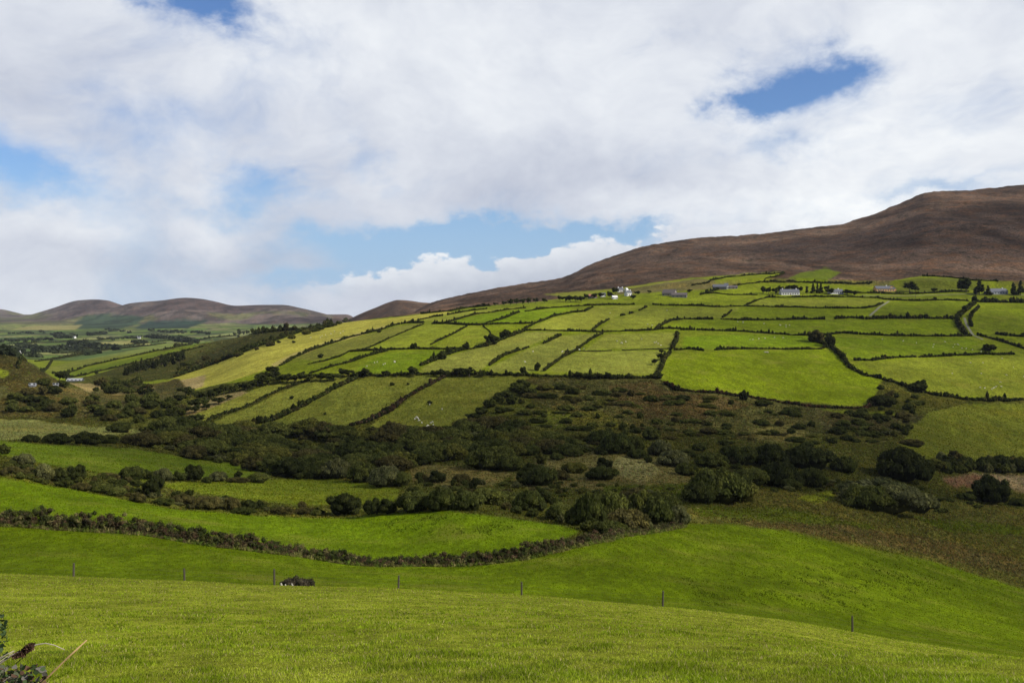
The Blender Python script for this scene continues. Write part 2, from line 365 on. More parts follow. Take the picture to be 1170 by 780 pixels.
def land_material():
    m, nt = nmat('land'); b = NB(nt)
    at = b.n('ShaderNodeAttribute', attribute_name='albedo')
    tc = b.n('ShaderNodeNewGeometry').outputs['Position']
    rough = at.outputs['Alpha']; c = at.outputs['Color']
    n_f = b.noise(tc, 2.2, 5, .65)            # ~0.5 m
    n_m = b.noise(b.vscale(tc, .14, .10, .14), 1, 6, .6)   # ~8 m
    n_k = b.noise(b.vscale(tc, .75, .32, .75), 1, 4, .75)   # ~2 m
    n_l = b.noise(b.vscale(tc, .02, .02, .02), 1, 5, .6)   # ~50 m
    # pasture variation
    f1 = b.ramp(n_m, .34, .66, .80, 1.20); f2 = b.ramp(n_f, .32, .68, .74, 1.26); f3 = b.ramp(n_l, .34, .66, .84, 1.14)
    past = b.mix(1., c, b.gray(b.math('MULTIPLY', b.math('MULTIPLY', b.math('MULTIPLY', f1, f2), f3), b.ramp(n_k, .34, .66, .72, 1.28))), 'MULTIPLY')
    past = b.mix(b.math('MULTIPLY', b.ramp(b.noise(b.vscale(tc, .42, .30, .42), 1, 5, .65), .60, .68), .38), past, b.mix(1., c, (.42, .55, .6), 'MULTIPLY'))
    dry = b.mix(b.ramp(b.noise(b.vscale(tc, .05, .08, .05), 1, 6, .65), .50, .70, 0, .42), past, (.20, .18, .03))
    # rough ground: rushes, heather, dead bracken, dark gorse
    rn = b.noise(b.vscale(tc, .11, .085, .11), 1, 8, .72, .6)
    r2 = b.noise(b.vscale(tc, .35, .28, .35), 1, 6, .7)
    dark = b.mix(1., c, (.42, .50, .45), 'MULTIPLY')
    warm = b.mix(1., c, (1.30, 1.02, .75), 'MULTIPLY')
    rg = b.mix(b.ramp(rn, .50, .60), c, dark)
    rg = b.mix(b.math('MULTIPLY', b.ramp(b.noise(b.vscale(tc, .03, .03, .03), 1, 7, .7), .48, .60), .7), rg, warm)
    rg = b.mix(1., rg, b.gray(b.math('MULTIPLY', b.ramp(r2, .34, .66, .5, 1.5), b.ramp(n_k, .34, .66, .75, 1.25))), 'MULTIPLY')
    # big-scale streaks (burns, heather beds, gullies) on the moor
    st = b.noise(b.vscale(tc, .006, .0022, .012), 1, 7, .68, 1.0)
    rg = b.mix(1., rg, b.gray(b.ramp(st, .38, .62, .52, 1.45)), 'MULTIPLY')
    colr = b.mix(rough, dry, rg)
    bmp = b.n('ShaderNodeBump'); bmp.inputs['Strength'].default_value = .8; bmp.inputs['Distance'].default_value = .35
    hgt = b.math('ADD', b.math('MULTIPLY', n_f, .25), b.math('MULTIPLY', b.math('MULTIPLY', rn, rough), 2.2))
    nt.links.new(hgt, bmp.inputs['Height'])
    p = b.n('ShaderNodeBsdfPrincipled'); nt.links.new(colr, p.inputs['Base Color']); p.inputs['Roughness'].default_value = .95
    p.inputs['Specular IOR Level'].default_value = .02
    nt.links.new(bmp.outputs[0], p.inputs['Normal'])
    b.out(p.outputs[0]); return m
M_LAND = land_material()

def foliage_material(name, use_attr=True, trans=.22):
    m, nt = nmat(name); b = NB(nt)
    if use_attr:
        c = b.n('ShaderNodeAttribute', attribute_name='leaf').outputs['Color']
    oi = b.n('ShaderNodeObjectInfo')
    c = b.mix(1., c, oi.outputs['Color'], 'MULTIPLY')
    tc = b.n('ShaderNodeNewGeometry').outputs['Position']
    v = b.ramp(b.noise(tc, .7, 4, .7), .25, .75, .65, 1.35)
    c = b.mix(1., c, b.gray(v), 'MULTIPLY')
    d = b.n('ShaderNodeBsdfDiffuse'); nt.links.new(c, d.inputs[0])
    t = b.n('ShaderNodeBsdfTranslucent'); nt.links.new(c, t.inputs[0])
    mx = b.n('ShaderNodeMixShader'); mx.inputs[0].default_value = trans
    nt.links.new(d.outputs[0], mx.inputs[1]); nt.links.new(t.outputs[0], mx.inputs[2])
    b.out(mx.outputs[0]); return m
M_LEAF = foliage_material('foliage')
M_GRASS = foliage_material('grass_blades', True, .45)
def plain(name, c, rough=.8, var=.15, scale=3., metal=0):
    m, nt = nmat(name); b = NB(nt)
    tc = b.n('ShaderNodeNewGeometry').outputs['Position']
    v = b.ramp(b.noise(tc, scale, 5, .65), .25, .75, 1-var, 1+var)
    col = b.mix(1., c, b.gray(v), 'MULTIPLY')
    p = b.n('ShaderNodeBsdfPrincipled'); nt.links.new(col, p.inputs['Base Color']); p.inputs['Roughness'].default_value = rough; p.inputs['Metallic'].default_value = metal
    b.out(p.outputs[0]); return m
M_WHITE = plain('whitewashed_render', (.72, .71, .68), .85, .08)
M_SLATE = plain('slate', (.10, .105, .12), .6, .2)
M_ORANGE = plain('ochre_render', (.62, .36, .13), .85, .08)
M_GREYW = plain('grey_render', (.30, .31, .34), .85, .12)
M_STONE = plain('field_stone', (.26, .235, .20), .9, .3, 1.5)
M_RUST = plain('corrugated_roof', (.11, .09, .08), .6, .25)
M_GLASS = plain('window_glass', (.03, .035, .045), .15, .05)
M_DOOR = plain('painted_door', (.12, .05, .04), .5, .1)
M_PALE = plain('pale_sheet_roof', (.32, .33, .34), .5, .08)
M_DARKW = plain('dark_cladding', (.06, .065, .06), .8, .2)
M_WOOD = plain('weathered_post', (.075, .06, .048), .9, .3, 20)
M_WIRE = plain('wire', (.10, .10, .08), .5, .1)
M_BARK = plain('bark', (.07, .055, .04), .9, .3, 2)
M_WOOL = plain('wool', (.66, .63, .54), .95, .12, 25)
M_CANE = plain('dry_cane', (.50, .32, .16), .7, .2, 12)
M_TWIG = plain('bramble_stem', (.42, .36, .28), .8, .3, 30)
M_TRACK = plain('gravel_track', (.17, .165, .10), .95, .2, .8)

# ------------------------------------------------------------------ mesh helpers
def mesh_obj(name, verts, faces, mat, parent=None, colors=None, smooth=False):
    me = bpy.data.meshes.new(name); me.from_pydata([tuple(v) for v in verts], [], faces)
    if colors is not None:
        a = me.color_attributes.new('leaf', 'FLOAT_COLOR', 'POINT')
        c = np.ones((len(verts), 4), np.float32); c[:, :3] = colors; a.data.foreach_set('color', c.ravel())
    if smooth: me.polygons.foreach_set('use_smooth', [True]*len(me.polygons))
    me.materials.append(mat); o = bpy.data.objects.new(name, me); COL.objects.link(o)
    if parent is not None: o.parent = parent
    return o
def fast_mesh(name, V, Fq, mat, colors=None, parent=None, smooth=False, attr='leaf'):
    """V (n,3) numpy, Fq list of int arrays (k,3) or (k,4)"""
    me = bpy.data.meshes.new(name)
    arrs = [f for f in Fq if len(f)]
    nl = sum(f.size for f in arrs); npoly = sum(len(f) for f in arrs)
    me.vertices.add(len(V)); me.vertices.foreach_set('co', np.asarray(V, np.float32).ravel())
    me.loops.add(nl); me.loops.foreach_set('vertex_index', np.concatenate([f.ravel() for f in arrs]).astype(np.int32))
    me.polygons.add(npoly)
    tot = np.concatenate([np.full(len(f), f.shape[1]) for f in arrs]); st = np.concatenate([[0], np.cumsum(tot)[:-1]])
    me.polygons.foreach_set('loop_start', st.astype(np.int32))
    if smooth: me.polygons.foreach_set('use_smooth', np.ones(npoly, bool))
    if colors is not None:
        c = np.ones((len(V), 4), np.float32); c[:, :colors.shape[1]] = colors
        a = me.color_attributes.new(attr, 'FLOAT_COLOR', 'POINT'); a.data.foreach_set('color', c.ravel())
    me.update(calc_edges=True); me.materials.append(mat)
    o = bpy.data.objects.new(name, me); COL.objects.link(o)
    if parent is not None: o.parent = parent
    return o
def tag(o, label=None, cat=None, group=None, kind=None):
    if label: o['label'] = label
    if cat: o['category'] = cat
    if group: o['group'] = group
    if kind: o['kind'] = kind
    return o
def empty(name, loc, rz=0):
    o = bpy.data.objects.new(name, None); COL.objects.link(o); o.location = loc; o.rotation_euler = (0, 0, rz); o.empty_display_size = .5
    return o
class MBd:
    def __init__(s): s.v = []; s.f = []
    def box(s, x0, x1, y0, y1, z0, z1):
        n = len(s.v); s.v += [(x, y, z) for z in (z0, z1) for x, y in ((x0, y0), (x1, y0), (x1, y1), (x0, y1))]
        s.f += [(n, n+3, n+2, n+1), (n+4, n+5, n+6, n+7)]+[(n+i, n+(i+1) % 4, n+4+(i+1) % 4, n+4+i) for i in range(4)]; return s
    def tube(s, pts, rad, k=6):
        n0 = len(s.v); pts = [Vector(p) for p in pts]
        if not hasattr(rad, '__len__'): rad = [rad]*len(pts)
        for i, p in enumerate(pts):
            d = (pts[min(i+1, len(pts)-1)]-pts[max(i-1, 0)]).normalized()
            a = d.orthogonal().normalized(); c = d.cross(a)
            for q in range(k):
                t = 2*math.pi*q/k; s.v.append(tuple(p+(a*math.cos(t)+c*math.sin(t))*rad[i]))
        for i in range(len(pts)-1):
            for q in range(k):
                a = n0+i*k+q; b = n0+i*k+(q+1) % k; s.f.append((a, b, b+k, a+k))
        s.f.append(tuple(n0+q for q in range(k))[::-1]); s.f.append(tuple(n0+(len(pts)-1)*k+q for q in range(k)))
        return s
    def build(s, name, mat, parent=None, smooth=False):
        return mesh_obj(name, s.v, s.f, mat, parent, None, smooth)

# icosphere template for foliage cores
def ico(sub):
    bm = bmesh.new(); bmesh.ops.create_icosphere(bm, subdivisions=sub, radius=1)
    v = np.array([x.co[:] for x in bm.verts]); f = np.array([[x.index for x in fc.verts] for fc in bm.faces]); bm.free(); return v, f
ICO1, ICO2 = ico(1), ico(2)
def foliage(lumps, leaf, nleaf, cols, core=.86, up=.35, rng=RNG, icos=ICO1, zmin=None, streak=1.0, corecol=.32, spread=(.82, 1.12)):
    """lumps: (cx,cy,cz, rx,ry,rz); returns V, tris, quads, colours.  Leaf-sized faces over an uneven inner mass."""
    VV = []; TT = []; QQ = []; CC = []; n0 = 0
    iv, itf = icos
    for li, (cx, cy, cz, rx, ry, rz) in enumerate(lumps):
        c = np.array(cols[rng.integers(len(cols))])*rng.uniform(.8, 1.2)
        r = np.array([rx, ry, rz]); ctr = np.array([cx, cy, cz])
        v = iv*(1+rng.uniform(-.16, .16, (len(iv), 1)))*r*core+ctr
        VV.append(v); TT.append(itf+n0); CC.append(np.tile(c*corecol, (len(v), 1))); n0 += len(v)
        k = nleaf if isinstance(nleaf, int) else nleaf[li]
        d = rng.normal(size=(k, 3)); d[:, 2] = np.abs(d[:, 2])*.9-.25+0*d[:, 2]
        d /= np.linalg.norm(d, axis=1, keepdims=True)
        p = ctr+d*r*rng.uniform(spread[0], spread[1], (k, 1))
        nrm = d/r; nrm /= np.linalg.norm(nrm, axis=1, keepdims=True)
        nrm = nrm+rng.normal(scale=.55, size=(k, 3)); nrm[:, 2] += up*.3; nrm /= np.linalg.norm(nrm, axis=1, keepdims=True)
        t = np.cross(nrm, rng.normal(size=(k, 3))); t /= np.linalg.norm(t, axis=1, keepdims=True)
        if streak > 1:
            upv = np.tile(np.array([0, 0, 1.]), (k, 1))+rng.normal(scale=.35, size=(k, 3))
            t = upv-nrm*np.sum(upv*nrm, 1, keepdims=True); t /= np.linalg.norm(t, axis=1, keepdims=True)
        bt = np.cross(nrm, t)
        s = leaf*rng.uniform(.6, 1.4, (k, 1))
        a = p-t*s*streak*.6; q1 = p+bt*s*.5; e = p+t*s*streak*.7; q2 = p-bt*s*.5
        VV.append(np.stack([a, q1, e, q2], 1).reshape(-1, 3)); QQ.append(np.arange(k*4).reshape(k, 4)+n0); n0 += 4*k
        cc = c*rng.uniform(.7, 1.35, (k, 1))
        CC.append(np.repeat(cc, 4, 0))
    V = np.concatenate(VV)
    if zmin is not None: V[:, 2] = np.maximum(V[:, 2], zmin)
    return V, np.concatenate(TT), (np.concatenate(QQ) if QQ else np.zeros((0, 4), int)), np.concatenate(CC)

# ------------------------------------------------------------------ ground sheets
def grid_sheet(name, rows, label=None):
    r0, r1 = rows
    n = r1-r0+1
    V = np.stack([XX[r0:r1+1], YY[r0:r1+1], Z[r0:r1+1]], -1).reshape(-1, 3)
    i = np.arange(n-1)[:, None]*NC+np.arange(NC-1)[None, :]
    Q = np.stack([i, i+1, i+1+NC, i+NC], -1).reshape(-1, 4)
    o = fast_mesh(name, V, [Q], M_LAND, ALB[r0:r1+1].reshape(-1, 4), None, True, 'albedo')
    return tag(o, kind='structure')
ri = lambda y: int(np.searchsorted(YR, y))
grid_sheet('ground', (0, ri(400)))
grid_sheet('hillside', (ri(400), ri(1050)))
grid_sheet('mountain', (ri(1050), NR-1))
# bank and verge under and behind the camera
def back_patch():
    xs = np.linspace(-260, 260, 105); ys = np.concatenate([np.linspace(-200, -10, 30), np.linspace(-9, 5.5, 30)])
    X, Y = np.meshgrid(xs, ys)
    zz = np.where(Y < 5, -1.6-.185*np.maximum(Y, -2), -(1+.305*Y))-.06+np.where(Y < -8, (-Y-8)*.12, 0)
    V = np.stack([X, Y, zz], -1).reshape(-1, 3); n = len(xs)
    i = np.arange(len(ys)-1)[:, None]*n+np.arange(n-1)[None, :]
    Q = np.stack([i, i+1, i+1+n, i+n], -1).reshape(-1, 4)
    c = np.ones((len(V), 4)); c[:] = (.12, .16, .02, .3)
    tag(fast_mesh('verge', V, [Q], M_LAND, c, None, True, 'albedo'), kind='structure')
back_patch()

# ------------------------------------------------------------------ labels by landmark
LM = [(903,334,'the long white cottage'),(956,332,'the small white bungalow'),(1012,327,'the ochre bungalow'),(1142,329,'the grey house'),(770,334,'the stone barns'),(712,338,'the white farmhouses'),(822,327,'the dark barn with white gable'),
 (1040,532,'the big round dark willow'),(1013,572,'the broad grey-green willow dome'),(1140,563,'the lone round bush'),(1120,551,'the bare brown patch'),(1100,490,'the rough pasture at right'),(390,575,'the dark tree above the bright meadow'),(84,434,'the pale-roofed shed'),(155,418,'the conifer belt'),(40,440,'the bracken knoll'),(320,560,'the rough middle meadow'),(150,522,'the flat green meadow'),(450,605,'the bright meadow'),(715,535,'the pale marsh clearing'),(1107,372,'the farm track'),(480,465,'the sheep pasture above the thicket'),(300,405,'the big straw-coloured field'),(870,430,'the largest green field'),(700,415,'the twin pale walled fields'),(560,402,'the two slanting pale fields'),(1080,430,'the sheep field at right'),(430,412,'the small sheep field'),(450,345,'the little brown hill'),(600,345,'the trees under the moor'),(825,560,'the large rounded willow clump'),(720,580,'the big willow clump by the hedge end'),(290,465,'the narrow slanting fields'),(250,400,'the scrub strip by the straw field'),(600,515,'the valley thicket'),(900,500,'the dark heath slope')]
def rel(px, py, skip=0):
    d = sorted(LM, key=lambda l: ((l[0]-px)**2+(2.2*(l[1]-py))**2))
    l = d[skip]; dx = px-l[0]; dy = (py-l[1])*2.2
    if abs(dx) < 7 and abs(dy) < 10: return 'beside '+l[2]
    if abs(dy) > abs(dx): r = 'below' if dy > 0 else 'above'
    else: r = 'right of' if dx > 0 else 'left of'
    return r+' '+l[2]
PEND = []
def plabel(o, stem, px, py, cat, group=None):
    PEND.append([o, stem, px, py, cat, group])
ORD = ['first','second','third','fourth','fifth','sixth','seventh','eighth','ninth','tenth','eleventh','twelfth']
def resolve():
    txt = {}
    for it in PEND:
        it.append(it[1]+' '+rel(it[2], it[3])); txt.setdefault(it[6], []).append(it)
    for t, its in list(txt.items()):
        if len(its) > 1:
            sub = {}
            for it in its:
                t2 = t+' and '+rel(it[2], it[3], 1)
                if len(t2.split()) > 13: t2 = t
                sub.setdefault(t2, []).append(it)
            for t2, i2 in sub.items():
                if len(i2) == 1: i2[0][6] = t2
                else:
                    i2.sort(key=lambda q: q[2])
                    for k, it in enumerate(i2):
                        it[6] = (ORD[k] if k < 12 else str(k+1)+'th')+' from left, '+t2
    for it in PEND:
        w = it[6].split()
        tag(it[0], ' '.join(w[:16]), it[4], it[5])

# ------------------------------------------------------------------ hedgerows
GREENS = [(.052,.062,.016),(.062,.074,.018),(.038,.048,.014),(.080,.074,.022)]
BROWNS = [(.075,.045,.026),(.060,.042,.022),(.085,.060,.032),(.040,.046,.018),(.046,.052,.020)]
WALLC = [(.13,.10,.07),(.09,.08,.05),(.06,.06,.03)]
def hedge(spec, hpx, pal=GREENS, stem=None, bushy=.35, wfac=.55, dens=1.0, leafk=.22, nl=9, name='hedgerow'):
    pts = poly(spec); W = [ground(*p) for p in pts]
    lumps = []
    hs = hpx*(.86 if hpx < 5 else .92)*np.mean([w.y for w in W])/F
    wander = 0
    for a, b in zip(W[:-1], W[1:]):
        L = (b-a).length; n = max(1, int(L/(hs*.42)*dens))
        # follow the land by re-projecting interpolated photo points is unstable; walk in the world and drop on the ground
        side = Vector((-(b-a).y, (b-a).x, 0)).normalized()
        for i in range(n):
            t = (i+random.random())/n
            p = a.lerp(b, t); vn = vnoise(np.array([p.x/9.]), np.array([p.y/9.]))[0]
            h = hs*random.uniform(.6, 1.15)*(.42+1.05*vn)
            if random.random() < bushy*.3: h *= random.uniform(1.3, 1.9)
            w = hs*wfac*random.uniform(.7, 1.15)
            p = p+side*random.uniform(-.3, .3)*w
            z = hz(p.x, p.y)
            lumps.append((p.x, p.y, z+h*.38, w, w, h*.62))
    if not lumps: return None
    o0 = W[0].copy(); L = [(a-o0.x, b-o0.y, c-o0.z, d, e, f) for a, b, c, d, e, f in lumps]
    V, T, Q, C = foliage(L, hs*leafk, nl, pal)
    o = fast_mesh(name, V, [T, Q], M_LEAF, C); o.location = o0
    mid = pts[len(pts)//2]
    dx = abs(pts[-1][0]-pts[0][0]); dy = abs(pts[-1][1]-pts[0][1])
    st = stem or (('thick ' if hpx > 5 else 'thin ' if hpx < 3 else '')+('level ' if dy*6 < dx else 'slanting ' if dx > dy else 'steep ')+'dark green hedgerow')
    plabel(o, st, mid[0], mid[1], 'hedge', 'hedgerows dividing the fields')
    return o
H = [
 (5,"200,431 217,425 243,416 265,408 289,398 320,387 347,378 371,373 400,366.5"),
 (3,"200,396 222,389.5 243,386 272,383.6 296,381 337,377"),
 (4,"320,418 337,408.5 354,401 371,395 400,385.5 417,381.5 434,377.3 444,374 451,371.5 468,369 484,369"),
 (3,"477,366 496,362 506,361"),
 (2.5,"352,416 371,412.6 388,407.5 400,401 417,398.8 434,392 448,385 465,378 484,370.5"),
 (4,"400,402 443,400 468,398.8 496,399 522,399.2"),
 (4,"354,427 379,419 400,414 417,408 431,404 443,401"),
 (5,"480,418 496,412.5 509,406 526.5,400.5 545,397.5 557,395.5 571,389 586,383.5 600,378"),
 (3,"492,394 506,387 520,380.5 533,373"),
 (3.5,"494,370 511,370 533,371.5 549,371.5 571,370 600,370 612,369"),
 (1.6,"552,373 559,378 562,384"),
 (3,"555.6,369 571,365.5 581,362 593,357"),
 (3,"509,369 520,366 533,362 545,359 562,357 579.5,354 600,352"),
 (3,"511,360 530,356.5 547,354 556,353"),
 (3,"480,359 515,355.5 536,351.5 560,349.5"),
 (4.5,"559,418 571,409.5 579.5,405 595,400"),
 (4,"597,399.5 604,397"),(3.5,"620.5,393 637.6,385 641,383"),
 (3.2,"600,378 617,377.4 634,378 668,379 685.5,379.5 696,379 720,378.4 745,377.4 762,375.6 778,376"),
 (3.5,"778,377 800,377.4 817,378 851,379 877,381 902.6,383 932,383.4"),
 (3.5,"942,383.4 962,380.6 988,382.4 1021,384 1064,384.2 1090,384.3 1110,384"),
 (3.5,"600,375.4 614,368.6 634,361 654.7,357 668,356 677,351"),
 (3,"600,356 617,353.4 631,351.8 658,350 672,349.2 692,348.6"),
 (4,"622,424 631,417 643,408 658,401 668,393 677,387 689,381"),
 (3.5,"677,377 685,371 696,364.6"),(2.6,"709,361 714,360"),(2.8,"719,359 723,357.6"),(2.8,"730,355 739,350.8"),
 (3,"692,348.4 709,348.4 725,348"),
 (3,"745,348 760,349 800,349.6 817,351 851,350"),
 (3,"851,350 896,351 920,351.6 957,352.4 988,352.4"),
 (3,"988,352.4 1001,350 1009,346"),
 (4,"750,376 757,371 767.5,366.4 781,364.6 815,365"),
 (3.6,"824,364.6 843,366 860,366 885.5,365.6 920,365 942,365"),
 (4,"954,364.6 971,363 987,364.6"),
 (5,"990,364.8 1013,364 1038,364 1064,364 1090,364.4"),
 (5,"774,381 773,390 767.5,399"),
 (6,"766,403 759,411 754,424 750,430"),
 (2.5,"825.6,363 831,359.6 836,355"),
 (2.6,"850,350 860,345.6 868,342 877,340 896,340 937,339.4 971,339.4 1001,340.6"),
 (2.6,"800,336 817,335 834,337 865,337"),
 (3,"800,337 817,332 834,327.6 851,324.6"),
 (2.6,"853,324.4 868,322 885.5,322 920,322.6 954,323.6 996,324"),
 (2.4,"790,326 811,322.6 830,317 843,316 868,313.6 896,311.6"),
 (2,"896,312 885,317 873,321.6"),
 (2.6,"1054,315.6 1081,316.6 1098,318.6 1112,320.6 1141,322"),
 (3,"970,335 996,335 1020,336 1047,336 1090,333.4 1107,333.4"),
 (3.5,"1002,340 1010,342 1021,343"),
 (3,"1021,343 1047,344 1064,343.4 1081,343 1107,344"),
 (6,"1112,345 1130,345.4 1150,345.6 1172,346"),
 (6,"1116,344 1107,352 1098,359 1093,366 1096.5,374.5 1103,383"),
 (4,"1119,350.6 1111,358.6 1108,366 1110,373.6"),
 (5,"1117,383 1132,386.5 1149.5,391.6 1172,399"),
 (5.5,"1137.5,381.6 1150,383.6 1172,385"),
 (3.6,"817,400.3 834,399.3 851,398.8 877,398.8"),
 (3.6,"877,398.8 902.6,399.4 937,399 945,397"),
 (3.4,"770,400 778,399.8 788,398.8 805,401"),
 (6.5,"930,389 949,397 962,408.5 971,420 988,429 1000,431"),
 (6.5,"1000,431 1013,434.5 1033,441 1047,447 1062,450"),
 (4.2,"975,412 996,412 1021,409 1047,408"),
 (4.2,"1050,408 1073,407.5 1098,406 1124,405 1158,405"),
 (6,"1062,450.5 1090,454.5 1107,457 1132,458 1172,457"),
 (4.5,"234,484 251,475 277,467 296,456.5 320,446 337,440 354,434"),
 (7,"289,486 311,481 328,473 349,463 364,454 385,443 397,437.5 408,432"),
 (5,"400,430.5 426,430 444,429 472,428"),
 (5.5,"472,428 494,428 520,428 554,428"),
 (5.5,"554,428 600,429.5 634,430.5"),
 (5.5,"634,430.5 660,431 685,432 703,433 728,432 756,432.5"),
 (2,"20,421 60,411 110,402 150,397 190,392"),(1.8,"40,413 90,404 130,399"),(1.8,"60,404 120,400 165,394"),(1.6,"90,399 150,394 200,388"),(1.8,"0,393 60,391 110,389 150,385"),
 (2,"60,427 100,418 150,407.5 200,397 228,390"),
 (2.4,"75,433 105,426 150,415.5 200,403.5 232,396"),
]
for h_, s_ in H: hedge(s_, h_)
for h_, s_ in [(7,"400,487 417,483 434,476.5 448,469 460,457.7 477,447.4 496,437 508,431")]:
    hedge(s_, h_, BROWNS, 'brown and dark rough hedgebank')
for s_ in ("658,401 677,401.6 699,400.6", "711,400.4 737,399.2 766,398.6"):
    hedge(s_, 1.3, WALLC, 'thin low brown stone bank', 0, .8, name='field_bank')
hedge("759,438 771,446 800,448 820.5,450 851,453 885,459 920,464 954,466.5 988,466.5 997,463", 5.5, [(.085,.042,.022),(.065,.04,.02),(.04,.04,.018),(.05,.05,.02)], 'reddish brown bracken hedgebank', .2)
# the wide hedgebank across the bright meadow
def hedgebank(spec, hpx, stem):
    pts = poly(spec); rng = RNG; lumps = []
    pal = [(.085,.062,.030),(.10,.064,.036),(.062,.068,.022),(.050,.060,.018),(.16,.14,.055),(.075,.080,.022),(.066,.056,.028),(.055,.070,.018)]; tan_ = 0
    W = [ground(*p) for p in pts]; base = []
    for (a, b, pa, pb) in zip(W[:-1], W[1:], hpx[:-1], hpx[1:]):
        L = (b-a).length; n = max(2, int(L*7)); side = Vector((-(b-a).y, (b-a).x, 0)).normalized()
        for i in range(n):
            t = (i+random.random())/n; p = a.lerp(b, t); h = (pa*(1-t)+pb*t)*p.y/F*(.70+.55*vnoise(np.array([p.x/3.1]), np.array([p.y/3.1]))[0])
            off = random.random()
            q = p+side*off*2.0
            hh = h*(.45+.5*off)*random.uniform(.55, 1.0)
            r = random.uniform(.30, .55); z = hz(q.x, q.y)
            top = max(.15, hh-r*.7)
            lumps.append((q.x, q.y, z+top, r*1.15, r, r*random.uniform(.8, 1.3)))
            if top > .5: lumps.append((q.x+random.uniform(-.2, .2), q.y, z+top*random.uniform(.25, .6), r*1.2, r, r*1.3))
            if i % 2: base.append((p.x+random.uniform(-.3, .3), p.y-random.uniform(0, .5), hz(p.x, p.y)+.1, r*1.1, r*.7, r*random.uniform(.6, 1.3)))
    o0 = W[0]; L = [(a-o0.x, b-o0.y, c-o0.z, d, e, f) for a, b, c, d, e, f in lumps]
    V, T, Q, C = foliage(L, .13, 34, pal, streak=2.0, spread=(.75, 1.45), corecol=.5)
    L2 = [(a-o0.x, b-o0.y, c-o0.z, d, e, f) for a, b, c, d, e, f in base]
    V2, T2, Q2, C2 = foliage(L2, .12, 30, [(.12,.15,.022),(.19,.18,.055),(.15,.15,.04),(.09,.13,.02),(.10,.08,.035)], streak=3.0, spread=(.75, 1.5), corecol=.7)
    n_ = len(V); V = np.concatenate([V, V2]); T = np.concatenate([T, T2+n_]); Q = np.concatenate([Q, Q2+n_]); C = np.concatenate([C, C2])
    o = fast_mesh('hedgebank', V, [T, Q], M_LEAF, C); o.location = o0
    tag(o, stem, 'hedge'); return o
hedgebank("-60,597 0,601 50,604 100,607 150,610 200,617 250,625 300,631 350,637 400,645 450,647 500,647 550,645 600,639 650,627 700,617 750,607 782,601", [24,24,25,26,25,22,20,18,15,14,13,15,18,19,14,10,8,5], 'long brown and dark green hedgebank curving below the bright meadow')

# ------------------------------------------------------------------ bushes
def bush_proto(kind, seed):
    rng = np.random.default_rng(seed); lumps = []
    if kind == 'dome':            # broad willow dome
        lumps.append((0, 0, .28, .74, .58, .50))
        for i in range(40):
            a = rng.uniform(0, 2*math.pi); r = .84*math.sqrt(rng.uniform(.02, 1)); h = math.sqrt(max(0, 1-r*r))*rng.uniform(.72, .9)
            s = rng.uniform(.13, .27); lumps.append((math.cos(a)*r*.87, math.sin(a)*r*.72, max(.08, h-s*.55), s, s, s*rng.uniform(.85, 1.15)))
    elif kind == 'low':
        lumps.append((0, 0, .22, .80, .50, .45))
        for i in range(46):
            a = rng.uniform(0, 2*math.pi); r = .86*math.sqrt(rng.uniform(0, 1)); h = math.sqrt(max(0, 1-r*r))*rng.uniform(.7, .9)
            s = rng.uniform(.11, .22); lumps.append((math.cos(a)*r*.95, math.sin(a)*r*.6, max(.06, h-s*.55), s, s, s*1.1))
    else:                         # round, broken crown
        lumps.append((0, 0, .46, .52, .52, .44))
        for i in range(38):
            d = rng.normal(size=3); d /= np.linalg.norm(d); r = rng.uniform(.45, .78)
            s = rng.uniform(.13, .27); lumps.append((d[0]*r, d[1]*r, .50+d[2]*r*.52, s, s, s*.9))
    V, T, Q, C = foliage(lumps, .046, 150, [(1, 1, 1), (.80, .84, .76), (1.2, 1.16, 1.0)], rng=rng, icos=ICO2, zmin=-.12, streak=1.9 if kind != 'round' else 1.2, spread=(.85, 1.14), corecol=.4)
    o = fast_mesh('bush', V, [T, Q], M_LEAF, C); COL.objects.unlink(o)
    me = o.data; bpy.data.objects.remove(o); return me
PB = {'dome': [bush_proto('dome', i) for i in range(4)], 'low': [bush_proto('low', 20+i) for i in range(3)], 'round': [bush_proto('round', 40+i) for i in range(4)]}
TONES = {'d': (.060,.070,.018), 'g': (.090,.100,.024), 'p': (.125,.128,.050), 'b': (.086,.076,.026), 'k': (.040,.047,.014), 'y': (.12,.12,.026)}
TNAME = {'d': 'dark green', 'g': 'olive green', 'p': 'pale grey-green', 'b': 'brownish', 'k': 'very dark', 'y': 'yellow-green'}
nb = 0; MASS = []
